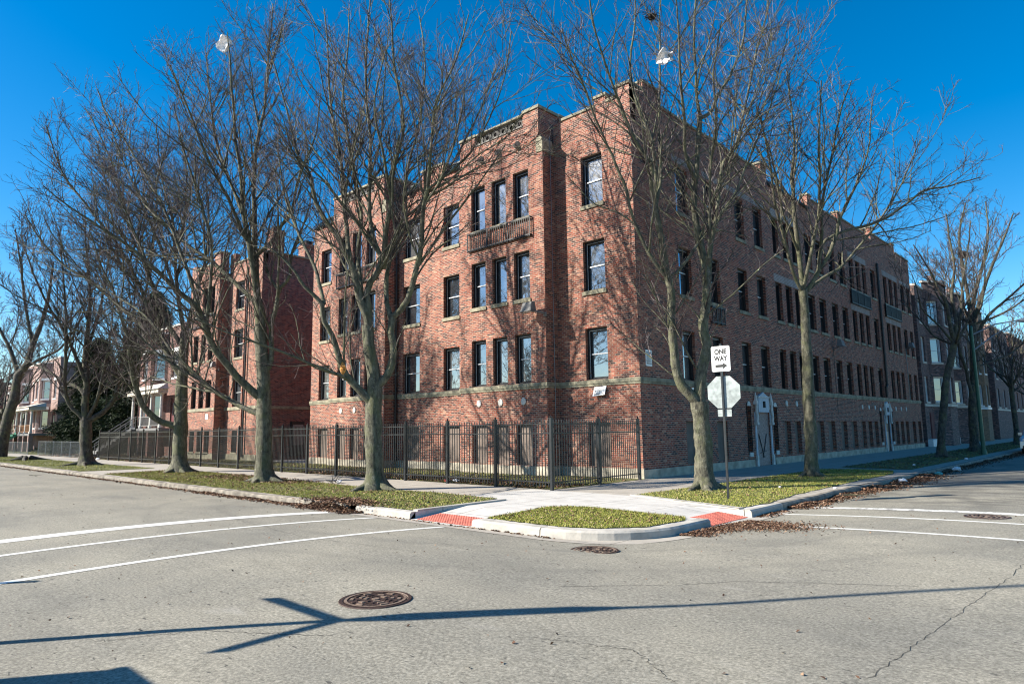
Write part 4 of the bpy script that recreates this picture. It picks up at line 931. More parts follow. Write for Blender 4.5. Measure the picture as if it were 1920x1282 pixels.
def spawn(P,R,Lp,per_m,f0,f1,ang,lenf,lmin,rf,up,K,rng,rmin,noise=.18,lmax=9):
    """P (N,K,3) parents -> children polylines"""
    N,Kp,_=P.shape
    cnt=np.maximum(1,rng.poisson(np.maximum(Lp*(f1-f0)*per_m,.01))); pid=np.repeat(np.arange(N),cnt)
    t=f0+(f1-f0)*rng.random(len(pid))**.9
    x=t*(Kp-1); i=np.clip(x.astype(int),0,Kp-2); fr=(x-i)[:,None]
    p=P[pid,i]*(1-fr)+P[pid,i+1]*fr; r=R[pid,i]*(1-fr[:,0])+R[pid,i+1]*fr[:,0]
    tg=norm(P[pid,i+1]-P[pid,i]); rnd=norm(rng.normal(size=p.shape)); pr=norm(rnd-tg*(rnd*tg).sum(-1,keepdims=True))
    pr[:,2]+=.25; a=np.radians(ang*(.7+.6*rng.random(len(pid))))[:,None]
    d=norm(tg*np.cos(a)+pr*np.sin(a))
    ln=np.minimum(lmax,np.maximum(lmin,(Lp[pid]*(1-t)*lenf+lmin)*(.6+.7*rng.random(len(pid)))))
    r0=np.minimum(r*rf,np.maximum(rmin,ln*.0105)); r0=np.maximum(r0,rmin)
    C=np.zeros((len(pid),K,3)); C[:,0]=p; st=(ln/(K-1))[:,None]
    for q in range(1,K):
        d=norm(d+np.array([0,0,up])/(K-1)*1.0+rng.normal(size=d.shape)*noise); C[:,q]=C[:,q-1]+d*st
    RR=np.maximum(rmin*.7,r0[:,None]*np.linspace(1,.35,K)[None,:]); return C,RR,ln
def tree(data,label,seed,mat='bark',dens=1.,tw=.0046,flare=1.0,sides=10,name='bare_tree',upf=.28,f0=.10,group=None,rt=1.0,n2=.6):
    rng=np.random.default_rng(seed); bx,by=data['base']; H=empty(name,(bx,by,0),label,'tree',group)
    off=np.array([bx,by,0]); K=26; PL=[];RL=[];LL=[]
    for i,L in enumerate(data['limbs']):
        o,l=resample(L,K); o[:,:3]+=off
        if i: o[3:,:3]+=np.cumsum(rng.normal(size=(K-3,3))*.012*l/8,axis=0)
        o[:,3]*=1+rng.normal(size=K)*.03
        PL.append(o[:,:3]);RL.append(o[:,3]);LL.append(l)
    PL=np.array(PL);RL=np.array(RL);LL=np.array(LL)
    # secondary limbs leaving the traced ones
    if n2>0:
        Ca,Ra,La=spawn(PL[1:],RL[1:],LL[1:],n2,.15,.85,38,.50,1.6,.6,.35,K,rng,.012*rt,.045,4.6)
        PL=np.concatenate([PL,Ca]);RL=np.concatenate([RL,Ra]);LL=np.r_[LL,La]
    V,Q=tubes(PL,RL,sides)
    # root flare on the trunk rings
    v=V[:K*sides].copy(); z=v[:,2]; an=np.arctan2(v[:,1]-by,v[:,0]-bx); ph=rng.random()*6
    fl=np.exp(-np.maximum(z,0)/.17)*flare*(.35+.65*np.maximum(0,np.sin(an*2.5+ph))**2)
    cen=PL[0][np.repeat(np.arange(K),sides)]; v[:,:2]+=(v[:,:2]-cen[:,:2])*fl[:,None]*.9
    lump=1+.06*np.sin(an*3+z*2.1+ph)+.04*np.sin(an*5-z*5)+.03*np.sin(z*7+an); v[:,:2]=cen[:,:2]+(v[:,:2]-cen[:,:2])*lump[:,None]; V[:K*sides]=v
    # roots reaching into the turf
    rp=[];rr=[]
    for a_ in ph+np.arange(5)*2*PI/5+rng.normal(size=5)*.3:
        r0=RL[0][0]; l=rng.uniform(.5,.95)*r0/.3; t=np.linspace(0,1,6)[:,None]
        rp.append(np.array([bx,by,0])+np.concatenate([np.cos(a_+t*.3)*(r0*.45+l*t),np.sin(a_+t*.3)*(r0*.45+l*t),.17*(1-t)**2-.05*t-.0],1)); rr.append(np.linspace(.36*r0,.06*r0,6))
    V2,Q2=tubes(np.array(rp),np.array(rr),7); 
    V3=np.concatenate([V,V2]); Q3=np.concatenate([Q,Q2+len(V)])
    # level 2 boughs
    n=len(PL); C2,R2,L2=spawn(PL[1:] if n>1 else PL,RL[1:],LL[1:],1.65*dens,f0,.99,45,.32,.85,.6,upf,9,rng,.0100*rt,.095,3.2)
    V4,Q4=tubes(C2,R2,5); Vt=np.concatenate([V3,V4]); Qt=np.concatenate([Q3,Q4+len(V3)])
    npmesh('trunk',Vt,Qt,mat,H,(bx,by,0),smooth=True)
    Pm=np.concatenate([C2,resamp(PL[1:],9)]); Rm=np.concatenate([R2,RL[1:][:,np.linspace(0,K-1,9).astype(int)]]); Lm=np.concatenate([L2,LL[1:]*.8])
    C3,R3,L3=spawn(Pm,Rm,Lm,2.35*dens,.10,1,44,.36,.36,.6,.25,6,rng,tw*1.55,.11,1.6)
    Pq=np.concatenate([resamp(C2,6),C3]); Rq=np.concatenate([R2[:,::2][:,:5].repeat(2,1)[:,:6] if 0 else np.stack([np.interp(np.linspace(0,8,6),np.arange(9),r) for r in R2]),R3]); Lq=np.concatenate([L2*.8,L3])
    C4,R4,L4=spawn(Pq,Rq,Lq,2.8*dens,.1,1,46,.32,.18,.6,.15,4,rng,tw*1.05,.14,.6)
    a_,b_=tubes(C3,R3,3); c_,d_=tubes(C4,R4,3)
    npmesh('crown',np.concatenate([a_,c_]),np.concatenate([b_,d_+len(a_)]),'twig',H,(bx,by,0),smooth=False)
    return H,C3
def resamp(P,K):
    N,Kp,_=P.shape; x=np.linspace(0,Kp-1,K); i=np.clip(x.astype(int),0,Kp-2); f=(x-i)[None,:,None]
    return P[:,i]*(1-f)+P[:,i+1]*f
TD={"t1":{"base":[-10.17,-8.15],"limbs":[[[0.0,0.0,-0.04,0.372],[-0.04,-0.04,0.42,0.289],[-0.04,-0.04,0.97,0.271],[-0.09,-0.09,2.55,0.254],[-0.16,-0.15,4.09,0.228],[-0.24,-0.23,5.18,0.21],[-0.29,-0.28,6.04,0.192],[-0.36,-0.34,6.45,0.183]],[[-0.18,-0.17,3.78,0.114],[0.01,0.01,4.01,0.095],[0.05,0.04,4.72,0.086],[0.03,0.02,5.64,0.086],[0.15,0.14,6.44,0.077],[0.16,0.16,6.83,0.068],[0.41,0.39,7.22,0.058],[0.45,0.42,8.03,0.049],[0.67,0.63,8.85,0.039],[0.87,0.82,9.65,0.029],[0.99,0.93,10.87,0.02]],[[0.16,0.16,6.83,0.058],[-0.23,-0.03,7.42,0.049],[-0.46,-0.07,8.14,0.039],[-0.57,0.11,9.21,0.03],[-0.64,0.32,10.32,0.02]],[[-0.17,-0.16,2.93,0.17],[-0.21,-0.28,3.01,0.141],[-0.44,-1.15,3.9,0.121],[-0.52,-1.76,4.7,0.11],[-0.46,-2.06,5.33,0.109],[-0.41,-2.36,5.9,0.099],[-0.55,-2.95,6.42,0.08],[-0.66,-3.56,7.0,0.07],[-0.76,-4.21,7.62,0.052],[-0.96,-5.11,8.19,0.043],[-1.13,-5.99,8.73,0.025],[-1.21,-6.71,9.25,0.016]],[[-0.41,-2.36,5.9,0.072],[-0.94,-2.63,7.39,0.055],[-1.58,-3.0,8.97,0.047],[-2.39,-3.51,10.61,0.038],[-3.38,-4.17,12.31,0.029],[-4.18,-4.71,13.62,0.02]],[[-0.46,-2.06,5.33,0.064],[-0.26,-2.06,6.61,0.055],[-0.08,-2.11,8.07,0.046],[-0.22,-2.48,9.53,0.037],[-0.47,-2.99,11.17,0.027],[-0.59,-3.37,12.82,0.018]],[[-0.16,-0.14,2.31,0.104],[-0.39,-0.27,2.41,0.094],[-1.29,-0.73,2.81,0.086],[-2.24,-1.21,3.38,0.078],[-3.09,-1.6,4.14,0.069],[-3.78,-1.93,4.74,0.06],[-4.42,-2.19,5.45,0.051],[-5.21,-2.55,6.27,0.041],[-6.17,-3.05,6.97,0.031],[-7.36,-3.69,7.71,0.021]],[[-0.34,-0.32,6.39,0.115],[-0.39,-0.55,7.62,0.106],[-0.48,-0.78,8.63,0.096],[-0.52,-0.96,9.57,0.077],[-0.47,-1.11,10.93,0.068],[-0.49,-1.36,12.48,0.048],[-0.48,-1.65,14.42,0.039],[-0.41,-1.85,16.17,0.019]],[[-0.36,-0.34,6.45,0.125],[-0.63,-0.37,8.09,0.117],[-0.73,-0.36,8.92,0.108],[-0.83,-0.34,9.79,0.089],[-1.05,-0.27,11.95,0.071],[-1.02,0.05,14.19,0.052],[-1.13,0.25,16.53,0.042],[-1.21,0.44,18.71,0.021]],[[-0.32,-0.29,6.29,0.096],[-0.66,-0.46,6.56,0.087],[-1.31,-0.74,7.17,0.078],[-2.18,-1.13,8.01,0.07],[-2.96,-1.53,8.56,0.061],[-3.95,-1.99,9.51,0.051],[-5.22,-2.59,10.75,0.042],[-6.54,-3.07,12.76,0.033],[-7.72,-3.43,14.88,0.022],[-8.42,-3.62,16.25,0.023]],[[-0.63,-0.37,8.1,0.078],[-0.47,-0.27,8.24,0.078],[0.06,0.02,8.68,0.068],[0.32,0.12,9.14,0.058],[0.64,0.27,9.58,0.048],[1.12,0.32,10.88,0.039],[1.79,0.54,12.14,0.029],[2.21,0.47,13.59,0.019]],[[-0.49,-0.78,8.63,0.068],[-0.35,-1.51,9.8,0.057],[-0.18,-2.38,11.07,0.046],[0.18,-3.3,12.57,0.027],[0.53,-3.99,13.67,0.017]],[[-0.52,-0.96,9.57,0.058],[-1.95,-1.1,11.97,0.051],[-3.2,-1.1,14.56,0.032],[-4.32,-0.97,17.36,0.022]]]},"t2":{"base":[-4.18,-7.76],"limbs":[[[0.0,0.0,-0.03,0.358],[-0.01,-0.01,0.35,0.265],[-0.02,-0.02,1.04,0.251],[-0.05,-0.05,2.13,0.244],[-0.04,-0.04,2.68,0.237],[-0.07,-0.06,3.4,0.191],[-0.17,-0.16,4.2,0.176],[-0.2,-0.19,4.85,0.152]],[[-0.03,-0.04,2.45,0.158],[-0.06,-0.09,2.51,0.142],[-0.24,-0.42,2.92,0.11],[-0.46,-0.82,3.42,0.102],[-0.47,-0.97,3.87,0.086],[-0.5,-1.19,4.53,0.078],[-0.56,-1.36,4.85,0.07],[-0.52,-1.48,5.38,0.07],[-0.63,-1.67,5.58,0.054],[-0.76,-1.91,5.85,0.046],[-0.85,-2.14,6.25,0.039],[-1.06,-2.54,6.73,0.023],[-1.36,-3.06,7.16,0.015]],[[-0.52,-1.48,5.38,0.054],[-0.97,-1.57,6.56,0.048],[-1.54,-1.8,7.62,0.04],[-2.2,-2.02,9.07,0.025],[-2.69,-2.01,10.97,0.017]],[[-0.17,-0.17,4.72,0.136],[-0.16,-0.22,5.01,0.12],[-0.26,-0.46,5.64,0.104],[-0.29,-0.6,6.19,0.104],[-0.32,-0.74,6.65,0.096],[-0.4,-0.9,7.03,0.088],[-0.5,-1.12,7.53,0.08],[-0.68,-1.42,7.99,0.072],[-0.81,-1.68,8.52,0.064],[-0.79,-1.85,9.31,0.048],[-0.98,-2.18,9.87,0.04],[-1.05,-2.52,10.95,0.024],[-1.12,-3.05,12.78,0.016]],[[-0.32,-0.74,6.65,0.072],[-0.49,-0.74,7.29,0.065],[-0.73,-0.72,8.24,0.066],[-0.93,-0.65,9.21,0.058],[-1.16,-0.62,10.21,0.051],[-1.69,-0.63,12.19,0.043],[-2.13,-0.55,14.26,0.027],[-2.53,-0.52,16.0,0.018]],[[-0.17,-0.21,4.93,0.12],[-0.15,-0.19,5.23,0.112],[-0.21,-0.25,5.79,0.105],[-0.16,-0.2,6.1,0.105],[0.03,-0.02,6.36,0.097],[0.15,0.1,6.79,0.081],[-0.04,-0.09,7.51,0.065],[-0.15,-0.19,8.67,0.057],[-0.14,-0.18,10.04,0.05],[-0.25,-0.29,12.68,0.034],[-0.16,-0.2,15.41,0.017]],[[0.15,0.1,6.79,0.089],[0.27,0.06,7.3,0.081],[0.38,0.02,7.8,0.081],[0.62,0.05,8.42,0.073],[0.78,-0.02,9.14,0.064],[0.91,-0.02,9.55,0.056],[1.29,0.02,10.51,0.04],[1.48,-0.44,12.45,0.032],[1.77,-0.77,14.2,0.016]],[[0.16,0.1,6.58,0.057],[0.84,0.06,7.6,0.048],[1.12,0.09,7.91,0.047],[1.71,0.26,8.28,0.039],[1.99,0.29,8.56,0.039],[2.53,0.48,8.72,0.031],[3.7,0.79,9.34,0.022],[4.69,1.06,9.73,0.015],[5.16,1.09,10.12,0.014]],[[-0.22,-0.37,5.4,0.072],[-0.68,-0.21,6.72,0.066],[-0.86,-0.15,7.26,0.058],[-1.07,0.09,8.27,0.051],[-1.31,0.18,9.05,0.052],[-1.93,0.26,10.7,0.045],[-2.77,0.33,12.92,0.037],[-3.22,0.78,15.28,0.029],[-3.68,1.14,17.55,0.02]],[[-0.04,-0.04,2.84,0.135],[0.04,0.04,3.05,0.127],[0.22,0.21,3.31,0.119],[0.33,0.32,3.71,0.112],[0.35,0.34,4.19,0.112],[0.3,0.29,4.68,0.104],[0.33,0.32,5.08,0.113]],[[0.3,0.29,5.08,0.08],[0.24,0.27,5.19,0.081],[0.01,0.31,5.84,0.073],[-0.12,0.46,6.55,0.066],[-0.18,0.85,7.7,0.059],[-0.13,1.13,8.27,0.051],[-0.45,1.46,10.06,0.044],[-0.59,2.13,12.39,0.037],[-0.88,2.59,14.66,0.029],[-1.46,2.8,17.08,0.02]],[[0.34,0.33,5.09,0.096],[0.44,0.37,5.17,0.088],[0.75,0.49,5.46,0.088],[1.01,0.51,5.92,0.08],[1.31,0.49,6.57,0.079],[1.59,0.42,7.28,0.071],[1.85,0.25,8.16,0.062],[2.04,0.21,8.57,0.054],[2.33,0.08,9.38,0.046],[2.85,-0.15,10.73,0.03],[3.78,-0.07,11.98,0.022],[4.33,-0.18,12.94,0.014]],[[2.04,0.21,8.57,0.039],[2.56,0.49,8.95,0.038],[3.22,0.83,9.5,0.031],[3.86,1.06,10.48,0.023],[4.44,1.14,11.73,0.015],[4.73,1.07,12.7,0.015]],[[-0.18,0.86,7.7,0.042],[-0.02,1.69,8.91,0.035],[0.19,2.9,10.84,0.036],[0.3,4.07,13.15,0.029],[0.31,4.91,15.12,0.02]],[[0.62,0.05,8.42,0.048],[1.06,-0.58,9.57,0.039],[1.57,-1.33,10.77,0.023],[2.54,-1.67,11.83,0.014]]]},"t5":{"base":[-19.28,-7.6],"limbs":[[[0.0,0.0,-0.02,0.429],[-0.03,-0.03,0.47,0.311],[-0.07,-0.06,1.3,0.3],[-0.07,-0.07,2.35,0.289],[-0.1,-0.09,4.01,0.255],[-0.09,-0.09,5.8,0.183],[-0.11,-0.1,6.31,0.159]],[[-0.1,-0.09,2.01,0.168],[-0.17,-0.24,2.06,0.144],[-0.45,-0.81,2.26,0.131],[-0.68,-1.48,2.94,0.13],[-0.65,-1.84,3.78,0.118],[-0.41,-2.17,4.99,0.093],[-0.22,-2.31,5.72,0.081],[-0.12,-2.66,6.61,0.069],[0.02,-3.07,7.7,0.046],[0.05,-3.65,8.77,0.034],[0.3,-4.2,10.23,0.022]],[[-0.13,-0.12,4.3,0.146],[-0.26,-0.24,4.52,0.134],[-0.9,-0.84,5.81,0.11],[-1.65,-1.55,6.74,0.098],[-2.42,-2.28,7.65,0.086],[-3.35,-3.16,8.7,0.062],[-4.29,-4.06,9.48,0.05],[-5.26,-4.98,10.78,0.037],[-5.88,-5.57,12.08,0.025]],[[-0.9,-0.84,5.81,0.098],[-1.02,-1.58,7.82,0.085],[-1.3,-2.49,9.7,0.072],[-1.84,-3.73,11.54,0.048],[-2.34,-4.95,13.34,0.035],[-2.4,-5.64,15.12,0.023]],[[-0.1,-0.09,5.89,0.11],[-0.18,0.17,7.15,0.099],[-0.26,0.45,8.49,0.088],[-0.36,0.79,10.12,0.064],[-0.76,0.97,12.37,0.039],[-1.59,0.92,15.33,0.027]],[[-0.11,-0.1,6.27,0.11],[-0.13,-0.22,6.9,0.098],[-0.24,-0.49,8.1,0.086],[-0.24,-0.67,9.33,0.074],[-0.19,-0.91,11.29,0.061],[-0.37,-1.42,13.51,0.037],[-0.36,-1.78,15.98,0.025]],[[-0.12,-0.12,5.65,0.11],[-1.07,-0.61,6.95,0.099],[-1.78,-0.9,8.28,0.088],[-2.74,-1.28,10.2,0.077],[-4.07,-1.84,12.78,0.053],[-5.35,-2.35,15.49,0.041],[-6.9,-3.07,18.35,0.028]],[[-0.24,-0.5,8.1,0.074],[0.2,-1.44,10.1,0.06],[0.56,-2.53,11.97,0.035],[1.23,-3.26,13.74,0.023]],[[-0.24,-0.67,9.33,0.061],[-0.84,-0.09,11.62,0.051],[-1.82,0.27,14.38,0.04],[-3.01,0.33,17.02,0.027]]]},"t6":{"base":[-31.88,-8.07],"limbs":[[[0.0,0.0,-0.03,0.456],[-0.06,-0.05,0.66,0.335],[-0.11,-0.11,1.84,0.306],[-0.15,-0.14,2.57,0.292]],[[-0.22,-0.21,2.57,0.138],[-0.33,-0.41,2.85,0.123],[-0.59,-0.88,3.37,0.107],[-0.61,-1.1,4.01,0.107],[-0.21,-1.32,6.11,0.091],[0.24,-1.51,8.19,0.076],[0.58,-1.89,10.54,0.045],[0.86,-2.35,12.87,0.03]],[[-0.15,-0.14,2.48,0.215],[-0.23,-0.22,3.28,0.2],[-0.26,-0.25,4.72,0.17],[-0.38,-0.36,6.19,0.155],[-0.34,-0.32,7.66,0.125],[-0.3,-0.29,9.66,0.094],[-0.55,-0.52,12.24,0.063],[-0.79,-0.75,14.87,0.032]],[[-0.11,-0.1,2.48,0.184],[0.03,0.13,2.63,0.169],[0.38,0.71,3.15,0.139],[0.52,1.07,3.86,0.125],[0.35,1.25,5.13,0.094],[0.21,1.42,6.26,0.079],[-0.04,1.71,8.25,0.065],[-0.4,1.98,10.65,0.049],[-0.89,2.15,13.14,0.033]],[[-0.08,-0.08,2.63,0.123],[0.08,-0.03,2.84,0.107],[0.82,0.16,3.98,0.091],[1.44,0.16,5.34,0.076],[2.18,0.16,6.91,0.045],[3.05,0.06,8.92,0.03]],[[-0.24,-0.23,3.86,0.108],[-0.62,-0.37,4.3,0.093],[-1.56,-0.87,4.77,0.078],[-3.21,-1.75,5.72,0.064],[-4.53,-2.46,6.39,0.048],[-5.71,-3.03,7.43,0.033]],[[-0.26,-0.25,4.72,0.108],[-0.46,-1.17,7.06,0.092],[-0.84,-2.26,9.16,0.061],[-1.01,-3.12,11.24,0.046],[-1.04,-3.73,12.99,0.03]],[[-0.38,-0.36,6.19,0.093],[-0.51,0.23,8.79,0.079],[-0.87,0.6,11.51,0.049],[-1.35,0.86,14.35,0.033]]]},"t3":{"base":[3.4,-2.27],"limbs":[[[0.01,0.01,-0.03,0.335],[0.0,0.0,0.31,0.263],[-0.0,-0.0,0.82,0.249],[-0.0,-0.0,1.12,0.242],[-0.02,-0.01,1.91,0.222],[-0.03,-0.03,2.38,0.244]],[[-0.03,-0.03,2.28,0.155],[-0.17,-0.21,2.55,0.148],[-0.36,-0.45,2.92,0.141],[-0.41,-0.54,3.24,0.133],[-0.4,-0.65,4.04,0.119],[-0.37,-0.73,4.82,0.111],[-0.32,-0.74,5.21,0.111],[-0.35,-0.85,5.79,0.104],[-0.38,-0.94,6.22,0.097],[-0.39,-1.02,6.67,0.089],[-0.43,-1.14,7.28,0.089],[-0.45,-1.25,7.81,0.082]],[[-0.45,-1.25,7.81,0.06],[-0.39,-1.5,8.44,0.059],[-0.28,-1.62,8.89,0.059],[-0.38,-1.89,9.17,0.051],[-0.47,-2.19,9.52,0.044],[-0.5,-2.51,10.05,0.036],[-0.52,-2.73,10.39,0.036],[-0.56,-3.36,11.39,0.028],[-0.49,-3.87,12.34,0.021],[-0.34,-4.16,13.02,0.014]],[[-0.45,-1.25,7.81,0.052],[-0.47,-1.09,9.18,0.053],[-0.64,-1.1,10.23,0.046],[-0.88,-1.24,10.84,0.039],[-1.09,-1.26,12.15,0.031],[-1.02,-0.96,13.95,0.024],[-1.11,-0.9,15.07,0.016]],[[-0.43,-1.23,7.82,0.052],[-0.43,-0.91,8.61,0.046],[-0.68,-0.41,10.61,0.04],[-0.81,-0.16,11.67,0.04],[-1.04,0.44,14.07,0.025],[-1.17,0.96,16.05,0.017]],[[-0.35,-0.83,5.76,0.052],[-0.57,-1.23,6.27,0.052],[-0.72,-1.6,6.91,0.052],[-0.79,-1.88,7.61,0.044],[-0.8,-2.11,8.3,0.044],[-0.87,-2.33,8.76,0.037],[-0.91,-2.48,9.1,0.036],[-1.09,-3.02,10.1,0.029],[-1.14,-3.29,10.74,0.029],[-1.29,-3.78,11.67,0.021],[-1.33,-4.06,12.33,0.014]],[[-0.37,-0.87,5.85,0.045],[-0.29,-0.74,5.9,0.045],[-0.03,-0.17,6.51,0.045],[0.13,0.21,7.02,0.038],[0.45,0.91,7.83,0.039],[0.68,1.45,8.58,0.04],[0.81,1.89,9.4,0.032],[0.96,2.42,10.43,0.033],[1.19,3.12,11.74,0.025],[1.35,3.78,13.2,0.017]],[[-0.01,-0.01,2.28,0.163],[-0.02,-0.02,2.71,0.156],[0.08,0.08,3.35,0.149],[0.2,0.19,3.93,0.135],[0.15,0.15,4.43,0.135],[0.24,0.23,5.13,0.128],[0.29,0.27,5.69,0.129],[0.25,0.24,6.53,0.114],[0.17,0.16,7.21,0.1],[0.1,0.1,7.86,0.085],[0.14,0.14,8.74,0.077],[0.23,0.22,9.61,0.078],[0.28,0.26,10.28,0.078],[0.29,0.28,10.74,0.078]],[[0.29,0.28,10.71,0.055],[0.29,0.14,11.14,0.047],[0.35,0.01,11.75,0.039],[0.49,-0.28,13.06,0.031],[0.75,-0.46,14.35,0.023]],[[0.29,0.28,10.68,0.055],[0.43,0.48,10.81,0.055],[0.63,0.87,11.52,0.048],[0.77,1.12,11.93,0.04],[1.04,1.71,13.19,0.033],[1.1,2.19,14.99,0.025]],[[0.14,0.14,8.67,0.054],[0.13,0.04,8.8,0.054],[0.12,-0.38,9.39,0.046],[0.31,-0.74,10.16,0.045],[0.45,-1.11,10.85,0.037],[0.83,-1.84,12.21,0.021],[1.09,-2.36,13.07,0.014]],[[0.29,0.27,5.69,0.061],[0.13,0.96,7.38,0.055],[0.12,1.2,7.88,0.056],[0.11,1.6,8.77,0.049],[0.08,2.12,9.95,0.05],[0.21,2.49,10.41,0.042],[0.32,3.32,12.02,0.035],[0.38,3.76,12.94,0.036],[0.49,4.88,15.38,0.028],[0.55,5.72,17.39,0.019]],[[0.31,0.29,6.22,0.046],[0.6,-0.11,7.69,0.037],[0.83,-0.44,8.81,0.037],[1.16,-0.63,9.79,0.029],[1.39,-1.1,11.07,0.021],[1.83,-1.39,12.27,0.014]],[[0.08,2.12,9.95,0.042],[0.41,3.2,11.13,0.035],[0.8,4.66,13.0,0.027],[0.99,5.95,15.23,0.019]]]},"t4":{"base":[3.98,3.98],"limbs":[[[0.01,0.01,-0.02,0.25],[0.02,0.02,0.4,0.215],[0.05,0.05,0.93,0.206],[0.07,0.07,1.9,0.198],[0.08,0.08,2.85,0.181],[0.11,0.1,3.82,0.164],[0.12,0.11,4.55,0.156],[0.13,0.12,5.78,0.138],[0.11,0.11,6.34,0.139]],[[0.11,0.11,6.32,0.092],[0.13,0.05,6.82,0.083],[0.11,-0.09,7.69,0.083],[0.14,-0.23,8.82,0.074],[0.19,-0.31,9.7,0.065],[0.2,-0.36,10.13,0.056],[0.35,-0.37,11.24,0.037],[0.39,-0.62,13.11,0.028],[0.41,-0.74,14.04,0.019]],[[0.12,0.11,6.23,0.065],[0.05,-0.21,6.62,0.055],[0.05,-0.72,7.42,0.055],[0.05,-1.35,8.37,0.045],[0.12,-1.97,9.36,0.035],[0.24,-2.5,10.26,0.026],[0.38,-3.27,11.41,0.017]],[[0.12,0.11,6.23,0.083],[0.27,0.29,6.44,0.083],[0.51,0.6,6.98,0.075],[0.83,1.01,7.66,0.075],[1.03,1.3,8.32,0.066],[1.14,1.5,8.98,0.057],[1.58,2.1,10.21,0.038],[1.93,2.64,11.67,0.029],[2.14,3.09,13.62,0.02]],[[0.11,0.11,6.32,0.074],[0.29,0.05,6.8,0.064],[0.57,-0.07,7.64,0.055],[0.91,-0.24,8.64,0.045],[1.08,-0.46,9.43,0.045],[1.41,-1.08,11.25,0.026],[1.77,-1.58,12.79,0.017]],[[0.15,0.14,6.19,0.055],[0.33,0.5,6.52,0.056],[1.0,1.67,7.3,0.048],[1.35,2.36,8.05,0.039],[1.76,3.19,9.01,0.039],[2.3,4.36,10.61,0.03],[2.88,5.74,12.77,0.021]],[[0.51,0.6,6.98,0.065],[0.65,0.88,8.04,0.056],[1.15,1.47,8.46,0.047],[2.09,2.55,8.86,0.048],[2.76,3.33,9.47,0.038],[3.38,4.07,10.16,0.039],[4.08,4.86,10.36,0.029],[4.86,5.76,10.74,0.02]],[[0.51,0.6,6.98,0.056],[0.72,0.61,8.28,0.056],[0.81,0.55,9.29,0.047],[1.22,0.7,10.91,0.037],[1.66,0.83,12.78,0.028],[2.02,1.02,13.71,0.019]],[[0.12,-0.09,7.69,0.046],[0.1,-1.08,8.83,0.036],[0.32,-2.25,10.31,0.026],[0.43,-3.56,11.65,0.017]]]},"t7":{"base":[4.44,20.78],"limbs":[[[-0.0,-0.0,-0.03,0.245],[0.03,0.03,0.46,0.191],[0.22,0.2,2.22,0.178],[0.48,0.46,4.03,0.166],[0.78,0.73,5.3,0.153],[0.93,0.88,6.03,0.139]],[[0.92,0.87,5.94,0.111],[0.83,0.56,6.74,0.097],[0.84,0.31,7.64,0.083],[0.64,-0.2,8.67,0.055],[0.37,-0.79,9.75,0.041],[0.01,-1.5,10.82,0.027]],[[0.93,0.88,6.03,0.097],[1.04,0.99,7.07,0.084],[1.0,0.95,8.49,0.07],[1.21,1.15,9.93,0.057],[1.13,1.07,11.67,0.043],[1.11,1.05,12.85,0.029]],[[0.93,0.88,6.03,0.084],[1.15,1.66,7.42,0.071],[1.28,2.5,9.26,0.058],[1.52,3.47,11.17,0.044],[1.67,4.35,13.17,0.03]]]},"t8":{"base":[4.37,29.98],"limbs":[[[0.02,0.02,-0.06,0.293],[0.04,0.04,0.51,0.244],[0.14,0.13,2.79,0.23],[0.38,0.36,4.75,0.231],[0.46,0.43,6.75,0.216],[0.51,0.48,8.1,0.2]],[[0.17,0.16,3.28,0.115],[0.06,-0.36,4.74,0.098],[-0.08,-0.87,6.03,0.082],[-0.05,-1.21,7.32,0.065],[-0.02,-1.55,8.6,0.049]],[[0.5,0.47,7.93,0.133],[0.42,0.39,9.46,0.117],[0.32,0.31,11.52,0.101],[0.35,0.33,13.6,0.068],[0.75,0.72,15.71,0.034]],[[0.51,0.48,7.76,0.117],[1.09,0.52,9.38,0.1],[1.79,0.58,11.3,0.083],[2.46,0.68,12.88,0.066],[3.12,0.77,14.45,0.033]],[[0.51,0.48,8.1,0.117],[0.72,1.55,10.26,0.102],[1.15,2.85,12.52,0.087],[1.34,3.91,14.86,0.053],[1.26,4.41,16.48,0.036]],[[0.48,0.45,6.75,0.1],[1.34,0.98,8.39,0.083],[2.29,1.66,9.35,0.066],[3.24,2.33,10.32,0.05],[4.18,3.0,11.28,0.033]],[[0.38,0.36,5.09,0.066],[0.93,1.11,5.42,0.05],[1.89,2.43,5.94,0.05],[2.65,3.53,6.8,0.034]]]},"t0":{"base":[-46.0,-8.2],"limbs":[[[-1.46,-1.38,0.3,0.494],[-1.34,-1.27,1.54,0.38],[-1.17,-1.11,2.87,0.342],[-0.89,-0.85,4.66,0.304],[-0.78,-0.74,6.09,0.266],[-0.48,-0.45,6.62,0.228],[-0.18,-0.17,8.26,0.19],[0.14,0.14,9.55,0.152],[0.45,0.43,11.69,0.114],[0.58,0.55,14.5,0.057]],[[-0.78,-0.74,6.09,0.171],[-1.3,-1.24,7.77,0.133],[-1.97,-1.86,9.35,0.095],[-2.97,-2.82,11.75,0.057]],[[-0.48,-0.45,6.62,0.114],[0.41,0.39,7.35,0.095],[1.22,1.16,7.92,0.076],[2.0,1.89,9.28,0.038]],[[-0.18,-0.17,8.26,0.133],[-0.64,-0.61,10.91,0.095],[-1.12,-1.06,14.13,0.076],[-1.58,-1.5,16.99,0.038]]]}}
tree(TD['t1'],'bare street tree with a low bough reaching left, second trunk left of the corner',101,dens=1.4)
tree(TD['t2'],'large bare street tree with a broken orange-scarred limb, in front of the iron fence',102,dens=1.35)
tree(TD['t3'],'pale-barked bare tree forking in two beside the ONE WAY sign',103,dens=1.2,tw=.0048)
tree(TD['t4'],'slender bare tree on the shaded parkway in front of the long side wall',104,dens=.95,tw=.0055,flare=.3)
tree(TD['t5'],'bare street tree with a curved low limb and knot, before the second brick block',105,dens=1.35,tw=.006,n2=1.0)
